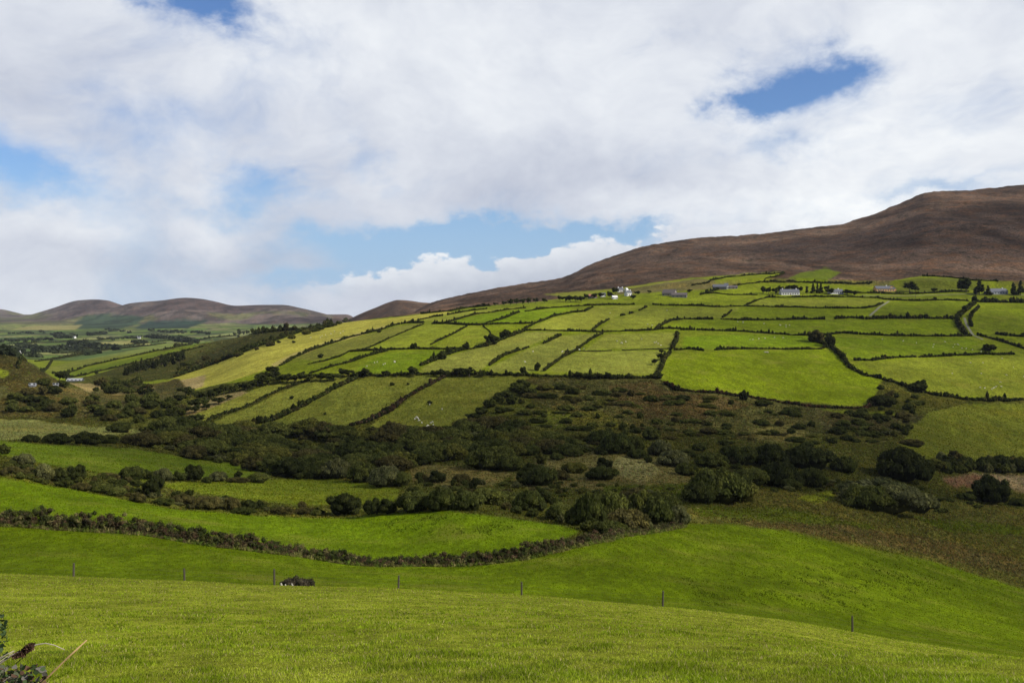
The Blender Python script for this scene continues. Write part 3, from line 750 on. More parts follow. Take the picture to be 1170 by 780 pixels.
def bush(px, by, w, h, kind='dome', tone='g', name='bush', noun='bush', quiet=None):
    global nb
    p = ground(px, by); s = p.y/F
    me = PB[kind][nb % len(PB[kind])]; nb += 1
    if quiet == 'MASS':
        sx = w*s/2; sz = h*s; dep = min(sx, max(sz*1.1, sx*.55)); t = TONES[tone]; k = random.uniform(.88, 1.14)
        MASS.append((me, (p.x, p.y+dep*.55, hz(p.x, p.y+dep*.55)-.05), (random.choice((-1, 1))*sx, dep, sz), (t[0]*k, t[1]*k, t[2]*k))); return
    o = bpy.data.objects.new(name, me); COL.objects.link(o)
    sx = w*s/2*1.02; sz = h*s/1.02
    dep = min(sx, max(sz*1.1, sx*.55))
    o.location = (p.x, p.y+dep*.55, hz(p.x, p.y+dep*.55)-.05)
    o.scale = (sx, max(dep, .3), sz); o.rotation_euler = (0, 0, random.choice((0, math.pi))+random.uniform(-.25, .25))
    k = random.uniform(.88, 1.14); t = TONES[tone]; o.color = (t[0]*k, t[1]*k, t[2]*k, 1)
    if quiet: tag(o, quiet[0], 'bush', quiet[1])
    else:
        sz_ = 'large' if w > 40 else 'small' if w < 18 else 'broad' if w > 2.6*h else 'rounded'
        plabel(o, f'{sz_} {TNAME[tone]} {noun}', px, by, 'bush', 'bushes in the valley')
    return o
BL = """32,505,24,10,low,k 60,507,40,14,low,k 95,508,50,15,low,k 122,507,24,11,low,d 2,519,16,12,round,d 22,531,28,15,dome,p 47,548,24,21,dome,p 40,546,18,12,round,k 66,551,20,17,round,k 83,551,26,20,round,k 70,556,22,12,round,d 147,548,32,19,dome,d 120,547,30,9,low,b 183,550,24,16,dome,p 168,548,18,12,round,d 173,569,28,25,round,k 112,563,32,13,dome,g 130,567,24,12,dome,g 90,560,24,10,low,b 10,541,30,10,low,b 30,543,24,10,low,b
157,509,52,17,dome,b 133,494,34,13,dome,d 187,494,34,14,dome,g 187,506,30,9,low,b 218,550,26,20,round,k 203,551,18,12,round,d 247,550,24,13,dome,p 271,546,11,9,round,k 293,552,28,13,dome,g 270,552,30,7,low,b 235,552,14,8,low,d
205,577,36,14,low,b 232,583,40,17,low,b 262,585,26,17,low,b 282,583,20,14,round,k 295,581,11,11,round,k 275,588,34,9,low,d 322,588,34,10,low,b 348,588,30,9,low,b 155,574,22,12,low,b 185,577,30,9,low,d 360,589,14,8,low,g
390,589,46,27,round,k 362,588,12,8,round,k 425,590,24,20,round,k 443,588,26,18,round,k 472,586,46,27,dome,d 505,584,46,28,dome,d 534,583,46,24,dome,d 557,577,44,20,dome,g 580,577,40,18,dome,g 606,584,44,24,dome,d 640,593,34,22,dome,g 622,576,22,18,round,d 
330,547,44,24,round,k 358,547,44,20,dome,d 348,533,46,20,dome,b 382,548,40,24,dome,p 412,551,40,26,dome,g 440,557,48,24,dome,p 459,556,24,18,dome,g 448,541,48,20,dome,b 405,535,44,18,dome,g 430,527,52,20,dome,d 476,532,40,18,dome,d 520,519,56,18,dome,g 560,537,68,28,dome,g 583,539,40,20,dome,g 587,522,40,18,dome,y 500,552,24,15,round,k 527,553,24,13,dome,b 541,559,14,14,round,k 490,552,16,8,low,b 600,555,26,16,round,d 545,497,46,15,dome,g 575,508,60,14,dome,g
690,549,42,17,dome,d 692,536,23,13,round,k 657,541,34,14,dome,y 641,549,26,12,dome,b 620,556,44,25,dome,d 604,552,26,22,round,d 618,531,15,14,round,y 636,526,18,9,dome,g 655,522,27,11,dome,g 652,513,40,12,dome,g 607,521,26,13,dome,d 706,519,42,25,dome,d 726,517,26,20,dome,g 690,520,12,7,round,d 729,524,26,12,dome,d 741,529,13,9,round,d 756,522,30,20,dome,p 772,534,42,20,dome,p 786,544,30,16,dome,g 690,508,40,16,dome,d 663,505,30,12,dome,y 630,508,46,16,dome,g 745,503,24,16,dome,g
825,576,82,40,dome,g 850,574,50,26,dome,y 802,576,44,26,dome,d 862,556,46,22,dome,g 896,557,54,30,dome,k 930,557,42,24,dome,d 905,560,30,14,dome,d 852,532,40,24,dome,d 884,534,46,26,dome,k 928,538,76,28,dome,k 968,541,34,20,dome,d 815,535,44,18,dome,g 836,522,26,12,dome,d 960,497,26,10,low,k
1037,552,64,40,dome,k 1060,550,30,26,dome,k 1014,588,120,38,low,p 995,586,70,30,low,g 1050,588,60,24,low,p 1140,578,46,32,round,k 1165,579,22,9,low,d 1106,573,30,9,low,d 1085,538,28,15,round,k 1107,539,24,18,dome,k 1130,540,26,17,dome,k 1146,540,26,20,dome,k 1166,541,28,16,dome,k 1062,536,20,10,low,d
675,602,42,40,dome,d 700,598,48,38,dome,g 735,598,44,38,dome,g 718,606,60,26,dome,b 752,602,42,34,dome,d 776,600,32,26,dome,p 697,610,50,18,dome,d 655,600,22,20,round,g 760,583,44,20,dome,g 728,577,44,20,dome,b
1012,466,34,14,dome,k 851,458,13,12,round,k 614,424,9,10,round,k 598,427,9,8,round,k 1052,449,24,12,round,k 934,392,22,15,round,b 950,397,16,15,round,k 1132,402,18,8,round,k 1034,479,24,8,low,b 1045,511,30,9,low,b 712,492,12,9,round,g 718,474,14,6,dome,g 770,464,30,6,low,d 905,475,26,9,dome,d 870,486,24,8,dome,d
572,408,4,3,round,d 448,441,7,4,round,k 333,456,6,4,round,k 491,462,7,4,round,k 466,440,4,3,round,d 371,474,4,3,round,d 366,409,8,5,round,k 505,411,12,9,round,k 512,405,10,9,round,k 532,400,10,9,round,k 561,394,20,12,round,k 577,387,16,10,round,k 473,399,10,7,round,k 471,368,5,4,round,k 433,380,7,3,round,k 318,392,6,3,round,k 263,408,5,2,round,d 248,416,4,2,round,d 335,392,5,3,round,d 1056,438,8,4,round,k 780,458,26,7,low,k 640,446,22,8,low,k 655,452,20,8,low,k 602,452,22,8,low,k 625,456,30,7,low,k"""
for t in BL.split():
    a = t.split(','); bush(float(a[0]), float(a[1]), float(a[2]), float(a[3]), a[4], a[5])
def in_poly_pts(spec, n):
    pts = poly(spec); xs = [p[0] for p in pts]; ys = [p[1] for p in pts]; out = []
    while len(out) < n:
        x = random.uniform(min(xs), max(xs)); y = random.uniform(min(ys), max(ys))
        if inside(pts, np.array([x]), np.array([y]))[0]: out.append((x, y))
    return sorted(out, key=lambda p: p[1])
TH = ('olive willow bush merged in the valley floor thicket', 'willow bushes of the valley floor thicket')
for x, y in in_poly_pts("150,490 230,490 330,493 400,492 510,495 560,488 600,500 660,505 640,520 560,524 480,532 400,545 320,543 250,530 200,520 195,510", 120):
    bush(x, y+3, random.uniform(30, 58), random.uniform(14, 21), random.choice(('dome', 'dome', 'low', 'round')), random.choice('ggdbyd'), quiet=TH)
TK = 'MASS'
for x, y in in_poly_pts("20,445 60,436 85,448 115,460 190,452 215,478 200,488 120,482 40,478 5,474", 55):
    bush(x, y, random.uniform(10, 26), random.uniform(5, 12), random.choice(('dome', 'round', 'low')), random.choice('kdggb'), quiet=TK)
TG = 'MASS'
for x, y in in_poly_pts("565,455 620,442 700,446 760,452 850,462 930,470 1010,476 1010,505 960,512 860,515 760,505 700,500 620,492 560,482", 150):
    bush(x, y, random.uniform(6, 28), random.uniform(3, 8), random.choice(('low', 'low', 'dome')), random.choice('dggbyd'), quiet=TG)

# ------------------------------------------------------------------ trees (trunk + crown)
def tree_protos():
    out = {}
    for kind in ('round', 'conifer', 'tall'):
        L = []
        for sd in range(3):
            rng = np.random.default_rng(100+sd+(50 if kind == 'conifer' else 0)+(70 if kind == 'tall' else 0)); lumps = []
            if kind == 'conifer':
                for i in range(26):
                    z = rng.uniform(.12, .95); r = (1-z)*.34*rng.uniform(.2, 1); a = rng.uniform(0, 6.28); s = .05+.12*(1-z)
                    lumps.append((math.cos(a)*r, math.sin(a)*r, z, s*1.2, s*1.2, s))
            elif kind == 'round':
                for i in range(20):
                    d = rng.normal(size=3); d /= np.linalg.norm(d); r = rng.uniform(.15, .36); s = rng.uniform(.12, .2)
                    lumps.append((d[0]*r*1.25, d[1]*r*1.25, .60+d[2]*r*.8, s, s, s*.8))
            else:
                for i in range(20):
                    z = rng.uniform(.25, .92); a = rng.uniform(0, 6.28); r = .16*math.sin(math.pi*min(1, z))*rng.uniform(.3, 1.2); s = rng.uniform(.07, .13)
                    lumps.append((math.cos(a)*r, math.sin(a)*r, z, s, s, s*1.3))
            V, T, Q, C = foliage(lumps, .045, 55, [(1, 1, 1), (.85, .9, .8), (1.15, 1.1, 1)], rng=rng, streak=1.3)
            o = fast_mesh('crown', V, [T, Q], M_LEAF, C); me = o.data; bpy.data.objects.remove(o)
            mb = MBd(); mb.tube([(0, 0, -.03), (.01, 0, .2), (-.01, .01, .5), (0, 0, .75)], [.035, .028, .018, .008], 7)
            for q in range(4):
                a = q*1.7+sd; mb.tube([(0, 0, .25+.08*q), (math.cos(a)*.12, math.sin(a)*.12, .42+.08*q), (math.cos(a)*.2, math.sin(a)*.2, .55+.07*q)], [.014, .009, .004], 5)
            t = mb.build('trunk', M_BARK, None, True); tm = t.data; bpy.data.objects.remove(t)
            L.append((me, tm))
        out[kind] = L
    return out
PT = tree_protos(); ntr = 0
def tree(px, by, w, h, kind='round', tone='k', stem=None, quiet=None):
    global ntr
    p = ground(px, by); s = p.y/F; me, tm = PT[kind][ntr % 3]; ntr += 1
    r = empty({'conifer': 'conifer_tree', 'round': 'round_tree', 'tall': 'tall_tree'}[kind], (p.x, p.y, p.z-.1), random.uniform(0, 6.28))
    sw = w*s/({'conifer': .75, 'round': .95, 'tall': .5}[kind]); r.scale = (sw, sw, h*s)
    c = bpy.data.objects.new('crown', me); COL.objects.link(c); c.parent = r
    t = TONES[tone]; k = random.uniform(.85, 1.15); c.color = (t[0]*k, t[1]*k, t[2]*k, 1)
    q = bpy.data.objects.new('trunk', tm); COL.objects.link(q); q.parent = r
    nm = {'conifer': 'dark pointed conifer', 'round': 'dark round-crowned tree', 'tall': 'slim upright tree'}[kind]
    if quiet: tag(r, quiet[0], 'tree', quiet[1])
    else: plabel(r, stem or nm, px, by, 'tree', 'trees around the farms and hedges')
    return r
TL = """1119,336,11,17,conifer 1129,337,9,11,conifer 1158,337,10,14,conifer 1166,337,10,17,conifer 1039,334,14,13,round 1046,334,9,9,round 1098,333,9,14,tall 1104,334,10,17,tall 1119,337,12,13,round 1067,334,8,6,round 872,335,6,8,tall 878,336,7,9,round 886,337,8,10,round 892,335,9,9,round 900,334,9,9,round 908,334,10,10,round 914,334,7,7,round 922,336,5,9,tall 929,335,6,12,conifer 934,335,6,12,conifer 938,335,6,12,conifer 945,334,7,9,round 948,336,10,7,round 968,337,12,7,round 976,338,10,7,round
703,336,8,8,round 697,341,9,9,round 723,342,8,6,round 687,340,8,6,round 640,344,8,7,round 646,345,9,8,round 652,345,9,8,round 658,345,10,8,round 664,345,9,8,round 612,346,8,6,round 622,346,8,6,round 576,349,7,6,round 583,349,8,8,round 590,348,8,8,round 597,348,8,8,round 604,347,8,7,round 670,342,8,7,round 679,341,8,7,round 728,337,7,5,round 742,335,6,4,round 566,349,7,4,round 552,350,6,4,round 788,334,8,4,round
68,435,12,13,round 75,435,11,12,round 97,430,5,5,round 205,412,12,11,round 110,428,6,4,round"""
for t in TL.split():
    a = t.split(','); tree(float(a[0]), float(a[1]), float(a[2]), float(a[3]), a[4])
# ridge trees at left
for x, h in ((273,8),(278,6),(283,6),(288,8),(293,5),(300,9),(305,7),(309,6),(314,5),(319,6),(268,5)):
    tree(x, 384-(x-268)*.09, 5, h, random.choice(('round', 'tall')), 'd', 'small tree on the far ridge line')
# conifer belt and the tree line along the straw field
for i in range(26):
    x = 142+i*2.7+random.uniform(-1, 1)
    tree(x, 428-(x-142)*.22+random.uniform(-2, 2), 6, random.uniform(9, 14), random.choice(('conifer', 'tall')), 'k', quiet=('dark conifer in the belt above the valley mouth', 'conifers of the belt above the valley mouth'))
TLN = ('dark tree in the line below the straw-coloured field', 'tree line below the straw-coloured field')
for x, y in [(212,447),(218,449),(226,452),(206,455),(236,452),(244,450),(250,447),(256,446),(262,444),(268,443),(274,441),(281,441),(288,438),(294,436),(300,434),(307,435),(313,430),(320,432),(328,432),(336,432),(344,431),(352,431),(366,430),(374,430),(381,430),(198,460),(190,465),(204,468),(222,462),(232,460),(312,424),(302,428),(297,431)]:
    tree(x, y+5, random.uniform(11, 17), random.uniform(9, 13), 'round', random.choice('kkd'), quiet=TLN)
for x, y, w, h in [(222,472,16,10),(208,474,12,8),(236,468,12,8),(250,462,16,10),(262,456,10,6),(200,478,12,8),(216,486,26,14),(228,484,14,12)]:
    tree(x, y, w, h, 'round', 'k', quiet=TLN)
TM = ('dark round tree standing in the long main hedge', 'trees standing in the long main hedge')
for x, w, h in [(392,14,11),(399,12,10),(412,10,8),(418,12,11),(441,10,9),(453,9,6),(472,15,13),(496,9,9),(503,12,10),(511,9,8),(526,16,12),(536,13,12),(551,12,8),(565,8,6),(592,8,6),(662,12,9),(676,11,7),(686,9,7),(695,10,8),(703,9,6),(718,8,5),(752,14,8),(745,9,6),(750,420,10)]:
    if w > 100: continue
    tree(x, 430.5 if x < 600 else 432.5, w, h, 'round', 'k', quiet=TM)
for x, y, w, h in [(754,411,8,8),(748,417,9,8),(756,404,7,6)]: tree(x, y, w, h, 'round', 'k', stem='small dark tree in the steep hedge')
for x, y in [(578,452),(570,458),(560,464),(550,471),(540,478),(530,484),(590,446),(598,442),(585,460),(600,450),(520,490),(572,470)]:
    bush(x, y+3, random.uniform(14, 22), random.uniform(7, 11), 'round', random.choice('kdk'), quiet=('dark scrub bush edging the sheep pasture', 'scrub bushes edging the sheep pasture'))
# scrub strip beside the straw field
for i in range(60):
    t = random.random(); x = 190+t*205; yb = 435-t*66; y = yb-random.uniform(0, 11)*(1-t)-1
    bush(x, y, random.uniform(6, 14), random.uniform(3, 6), random.choice(('low', 'dome', 'round')), random.choice('dgbgy'), quiet='MASS')
for i in range(40):
    x = random.uniform(108, 172); y = random.uniform(437, 452)
    bush(x, y, random.uniform(8, 18), random.uniform(5, 10), random.choice(('dome', 'round')), random.choice('kdgb'), quiet='MASS')

for spec, n, wr, hr in (("150,490 330,493 510,495 600,500 700,505 800,510 860,530 830,560 760,520 640,520 560,524 480,532 400,545 320,543 200,520", 200, (9, 20), (5, 10)),
                        ("10,528 60,540 130,548 190,560 300,576 380,583 380,588 300,587 200,580 100,560 0,545", 110, (7, 18), (4, 9)),
                        ("560,575 640,580 700,590 770,590 790,598 700,612 640,600 600,592", 50, (10, 20), (7, 12)),
                        ("600,525 690,556 800,560 860,560 960,545 1060,556 1170,575 1060,590 900,562 780,575 610,570", 110, (6, 16), (3, 6)),
                        ("1000,440 1060,452 1050,475 1035,500 1000,505 985,470", 40, (7, 18), (4, 8)),
                        ("1060,527 1172,530 1172,543 1075,542", 30, (10, 20), (8, 14)),
                        ("460,546 600,556 600,570 470,565", 30, (8, 18), (5, 9))):
    for x, y in in_poly_pts(spec, n):
        bush(x, y, random.uniform(*wr), random.uniform(*hr), random.choice(('dome', 'low', 'round')), random.choice('dggbydp'), quiet='MASS')
def scrub_mass():
    VV = []; TT = []; QQ = []; CC = []; n0 = 0; cache = {}
    for me, loc, sc, c in MASS:
        if me.name not in cache:
            n = len(me.vertices); v = np.zeros(n*3, np.float32); me.vertices.foreach_get('co', v); v = v.reshape(-1, 3)
            a = np.zeros(n*4, np.float32); me.color_attributes['leaf'].data.foreach_get('color', a); a = a.reshape(-1, 4)[:, :3]
            ls = np.zeros(len(me.polygons), int); lt = np.zeros(len(me.polygons), int); me.polygons.foreach_get('loop_start', ls); me.polygons.foreach_get('loop_total', lt)
            vi = np.zeros(len(me.loops), int); me.loops.foreach_get('vertex_index', vi)
            T = np.stack([vi[ls[lt == 3]+k] for k in range(3)], 1); Q = np.stack([vi[ls[lt == 4]+k] for k in range(4)], 1)
            Q = Q[::2]; cache[me.name] = (v, a, T, Q)
        v, a, T, Q = cache[me.name]
        VV.append(v*np.array(sc)+np.array(loc)); CC.append(a*np.array(c)); TT.append(T+n0); QQ.append(Q+n0); n0 += len(v)
    o = fast_mesh('scrub', np.concatenate(VV), [np.concatenate(TT), np.concatenate(QQ)], M_LEAF, np.concatenate(CC))
    tag(o, 'small dark scrub bushes over the heath slope knoll and valley mouth', 'scrub', kind='stuff')
scrub_mass()

# far woods in the distant valley: one mass
def far_woods():
    lumps = []
    def line(x0, y0, x1, y1, n, h):
        for i in range(n):
            t = random.random(); x = x0+(x1-x0)*t; y = y0+(y1-y0)*t+random.uniform(-1.2, 1.2)
            p = ground(x, y); s = p.y/F; r = h*s*random.uniform(.6, 1.1)
            lumps.append((p.x, p.y, p.z+r*.35, r*random.uniform(.8, 1.6), r, r*.8))
    line(0,398,25,400,50,3); line(20,395,60,402,60,3); line(40,402,110,396,120,4); line(80,394,115,398,90,4.5); line(65,386,86,385,40,3); line(98,383,120,381,25,2.5)
    line(120,397,135,399,25,4); line(100,405,112,403,14,4); line(60,383,75,382,12,2); line(168,385,215,388,70,3); line(195,389,225,391,40,3.5); line(150,391,170,392,12,2.5)
    line(0,390,60,388,40,2); line(30,406,45,408,20,3); line(0,404,20,405,30,4); line(120,377,150,380,20,1.8); line(10,381,60,379,15,1.5); line(110,388,160,386,20,1.6); line(20,403,100,400,30,2)
    line(170,378,240,381,40,1.8)
    V, T, Q, C = foliage(lumps, 6, 10, [(.035,.045,.02),(.045,.055,.025),(.03,.038,.02)])
    o = fast_mesh('far_woods', V, [T, Q], M_LEAF, C); tag(o, 'dark woods and hedges of the distant valley farmland', 'woods', kind='stuff')
far_woods()

# low heath tufts over the rough slopes: ground cover
def heath():
    lumps = []; cols = []
    P = in_poly_pts("565,455 600,434 754,434 800,452 885,460 1000,470 1040,480 1030,515 960,520 860,520 760,508 700,502 600,498 540,486", 1500)
    P += in_poly_pts("0,405 30,414 60,434 85,448 115,460 140,470 90,480 0,477", 500)
    P += in_poly_pts("790,580 900,572 1000,590 1170,585 1170,668 1100,646 1060,636 1000,622 940,612 900,602 830,594", 900)
    P += in_poly_pts("760,560 850,560 960,566 1170,575 1170,600 1000,595 860,585 780,580", 500)
    P += in_poly_pts("600,520 700,512 800,540 860,560 760,575 620,570 470,556 470,530", 700)
    P += in_poly_pts("0,530 60,540 130,548 190,560 300,576 380,582 380,588 300,586 200,578 100,558 0,543", 500)
    P += in_poly_pts("200,425 260,405 340,380 395,367 330,378 240,388 190,400 150,430", 400)
    for x, y in P:
        p = ground(x, y); s = p.y/F; r = s*random.uniform(.5, 1.9)
        lumps.append((p.x, p.y, p.z+r*.02, r*random.uniform(1, 2.2), r, r*random.uniform(.25, .6)))
    V, T, Q, C = foliage(lumps, .38, 12, [(.085,.09,.02),(.10,.08,.025),(.11,.115,.022),(.14,.12,.035),(.075,.065,.02),(.11,.13,.022),(.18,.16,.06)], corecol=1.0)
    o = fast_mesh('heath', V, [T, Q], M_LEAF, C); tag(o, 'low bracken rushes and heather over the rough slopes', 'heath', kind='stuff')
heath()

# ------------------------------------------------------------------ houses
def house(name, px, by, wm, dm, wh, rh, yaw, wall, roofm, label, group=None, nwin=4, chim=(0.12, .88), door=.5, cat='house', chimm=None):
    p = ground(px, by); z0 = min(hz(p.x-wm/2, p.y), hz(p.x+wm/2, p.y), hz(p.x, p.y))
    r = empty(name, (p.x, p.y+dm/2, hz(p.x, p.y)-.2), yaw)
    hw, hd = wm/2, dm/2
    m = MBd(); m.v = [(-hw,-hd,-2),(hw,-hd,-2),(hw,hd,-2),(-hw,hd,-2),(-hw,-hd,wh),(hw,-hd,wh),(hw,hd,wh),(-hw,hd,wh),(-hw,0,wh+rh),(hw,0,wh+rh)]
    m.f = [(0,1,5,4),(1,2,6,9,5),(2,3,7,6),(3,0,4,8,7),(4,5,9,8),(6,7,8,9),(3,2,1,0)]
    m.build('wall', wall, r)
    e = .35; t = .14; sl = rh/hd
    m = MBd()
    for sg in (-1, 1):
        y0 = sg*(hd+e); zz = wh-sl*e+.03
        n = len(m.v)
        m.v += [(-hw-e,y0,zz),(hw+e,y0,zz),(hw+e,0,wh+rh+.03),(-hw-e,0,wh+rh+.03),(-hw-e,y0,zz+t),(hw+e,y0,zz+t),(hw+e,0,wh+rh+.03+t),(-hw-e,0,wh+rh+.03+t)]
        m.f += [(n,n+1,n+2,n+3),(n+4,n+5,n+6,n+7),(n,n+1,n+5,n+4),(n+1,n+2,n+6,n+5),(n+2,n+3,n+7,n+6),(n+3,n,n+4,n+7)]
    rf = m.build('roof', roofm, r)
    for c in chim:
        x = -hw+c*wm; MBd().box(x-.45, x+.45, -.35, .35, wh+rh-.5, wh+rh+1.1).build('chimney', chimm or wall, rf)
    xs = np.linspace(-hw+wm*.1, hw-wm*.1, nwin+1)
    for i, x in enumerate(xs):
        if abs(i-door*nwin) < .5 and door >= 0:
            MBd().box(x-.5, x+.5, -hd-.06, -hd-.01, 0, 2.1).build('door', M_DOOR, r); continue
        wv = .65
        f = MBd(); 
        f.box(x-wv, x+wv, -hd-.05, -hd-.003, 2.15, 2.27); f.box(x-wv, x+wv, -hd-.09, -hd-.003, .83, .95); f.box(x-wv, x-wv+.12, -hd-.05, -hd-.003, .95, 2.15); f.box(x+wv-.12, x+wv, -hd-.05, -hd-.003, .95, 2.15)
        w = f.build('window', M_PALE, r); MBd().box(x-wv+.12, x+wv-.12, -hd-.03, -hd-.004, .95, 2.15).build('pane', M_GLASS, w)
    tag(r, label, cat, group); return r
house('cottage', 903, 337, 19, 7, 3.2, 2.9, .08, M_WHITE, M_SLATE, 'long white cottage with grey slate roof in front of dark trees', nwin=6)
house('bungalow', 956, 336, 14.5, 6.5, 2.9, 2.4, .16, M_WHITE, M_SLATE, 'white bungalow with grey roof right of the conifer clump', nwin=5, chim=(.7,))
house('bungalow', 1012, 333, 20, 8, 3.3, 2.8, .04, M_ORANGE, M_SLATE, 'ochre orange bungalow with dark roof at the foot of the moor', nwin=6, chim=(.62,), chimm=M_WHITE)
b_ = house('house_wing', 1020, 333.2, 5, 9, 3.4, 3.2, .04+math.pi/2, M_ORANGE, M_SLATE, 'ochre gabled wing at the right end of the ochre bungalow', nwin=2, chim=())
house('house', 1142, 336, 18, 8, 3.2, 3.0, .05, M_GREYW, M_SLATE, 'grey house with slate roof between two dark conifers', nwin=5, chim=(.8,), chimm=M_WHITE)
house('shed', 1131, 336.5, 8, 5, 2.2, 1.6, .05, M_DARKW, M_SLATE, 'low dark shed at the left end of the grey house', nwin=2, chim=(), cat='shed')
house('farmhouse', 718, 338, 6.5, 4.5, 3.6, 2.0, .5, M_WHITE, M_SLATE, 'small white farmhouse with its gable to the valley, lowest in the cluster', nwin=2)
house('farmhouse', 709, 333.5, 6, 4, 3.0, 1.8, .25, M_WHITE, M_SLATE, 'white farmhouse at the top of the cluster, left of its neighbour', nwin=2)
house('outhouse', 716, 333, 3.2, 3.2, 2.3, 1.8, .9, M_WHITE, M_WHITE, 'tiny white gabled outhouse at the top right of the farm cluster', nwin=1, chim=())
house('outhouse', 702.5, 341.6, 5, 4, 2.0, 1.6, .2, M_WHITE, M_WHITE, 'low white outhouse left of the lowest farmhouse', nwin=1, chim=())
house('cattle_shed', 677, 341, 8, 5, 2.4, 2.2, .3, M_STONE, plain('red_tin_roof', (.30, .12, .07), .7, .2), 'small stone shed with rusty red roof left of the farmhouses', nwin=1, chim=(), cat='shed')
house('outhouse', 689, 339, 5, 4, 2.6, 1.6, .1, M_WHITE, M_SLATE, 'little whitish outhouse half hidden by trees left of the farmhouses', nwin=1, chim=())
house('barn', 766, 338, 13, 9, 3.2, 3.6, -.5, M_STONE, M_RUST, 'stone barn with brown roof, left of the pair', nwin=2, chim=(), cat='barn')
house('barn', 777, 340, 15, 7, 3.0, 2.2, -.25, M_STONE, M_RUST, 'low long stone barn, right and lower of the pair', nwin=3, chim=(), cat='barn')
house('barn', 823, 331, 14, 6, 3.4, 2.6, -.1, M_DARKW, M_SLATE, 'dark barn roof between hedges below the bright top field', nwin=2, chim=(), cat='barn')
house('house', 830.5, 330.4, 3.5, 5, 4.4, 2.2, -.1, M_WHITE, M_SLATE, 'narrow white gabled house end beside the dark barn', nwin=1, chim=())
house('shed', 838, 330, 9, 5, 2.2, 1.5, -.1, M_STONE, M_RUST, 'grey shed right of the narrow white house end', nwin=2, chim=(), cat='shed')
dsh = ground(84, 436).y/1000
house('farm_shed', 84, 436, 16*dsh, 6, 1.9*dsh, 2.2*dsh, .1, M_DARKW, M_PALE, 'long shed with pale sheet roof on the valley floor at left', nwin=3, chim=(), cat='shed')
house('house', 36, 442, 3, 3, 1.3, .8, .2, M_GREYW, M_PALE, 'small pale grey building half hidden on the bracken knoll', nwin=1, chim=())
house('house', 63, 442, 2.2, 2.2, 1.1, .7, .2, M_GREYW, M_PALE, 'tiny pale grey hut at the right edge of the bracken knoll', nwin=1, chim=())
for x, y, w, l in [(15,404,7,'white house at far left edge of the distant valley'),(20,406,5,'lower white house by the wooded far left of the distant valley'),(81,398.5,10,'white house under the long far wood in the distant valley'),(158,387,9,'lone white house on a green rise in the distant valley'),(208,390,12,'white house by the ridge hedge left of the ridge trees'),(213,391,8,'smaller white house next to the ridge hedge house'),(84,386.5,8,'tiny pale house beside the upper far wood')]:
    house('house', x, y, w, 7, 3.5, 3, random.uniform(-.4, .4), M_WHITE, M_SLATE, l, nwin=3)

# road / track near the right hand farms, gate gap with pale stones
def ribbon(name, spec, wpx, mat, lift=.12):
    W = [ground(*p) for p in poly(spec)]; pts = []
    for a, b in zip(W[:-1], W[1:]):
        n = max(1, int((b-a).length/3))
        pts += [a.lerp(b, i/n) for i in range(n)]
    pts.append(W[-1]); v = []; f = []
    for i, p in enumerate(pts):
        d = pts[min(i+1, len(pts)-1)]-pts[max(0, i-1)]; s = Vector((-d.y, d.x, 0)).normalized()*wpx/2
        for q in (p-s, p+s): v.append((q.x, q.y, hz(q.x, q.y)+lift))
    f = [(2*i, 2*i+1, 2*i+3, 2*i+2) for i in range(len(pts)-1)]
    return tag(mesh_obj(name, v, f, mat), kind='structure')
ribbon('farm_track', "1102,363 1104,370 1108,377 1112,383 1122,387 1122,388", 2.0, M_TRACK)
ribbon('farm_lane', "1016,344 1006,350 998,357 994,361", 2.2, M_TRACK)
ribbon('hill_road', "985,337.5 1030,338 1100,336 1172,337", 2.0, M_TRACK, .15)

# poles
def pole(px, by, h, label):
    p = ground(px, by); r = empty('utility_pole', p)
    MBd().tube([(0, 0, -.5), (0, 0, h)], [.16, .11], 8).build('post', M_WOOD, r)
    MBd().box(-.9, .9, -.06, .06, h-.7, h-.55).build('crossarm', M_WOOD, r)
    tag(r, label, 'pole', 'utility poles near the houses')
pole(958.5, 341, 7.5, 'thin utility pole in the field edge below the white bungalow')
pole(1046, 342, 7.5, 'thin utility pole in the field below the round tree by the ochre bungalow')
pole(1116, 339, 8, 'thin utility pole in front of the conifer left of the grey house')

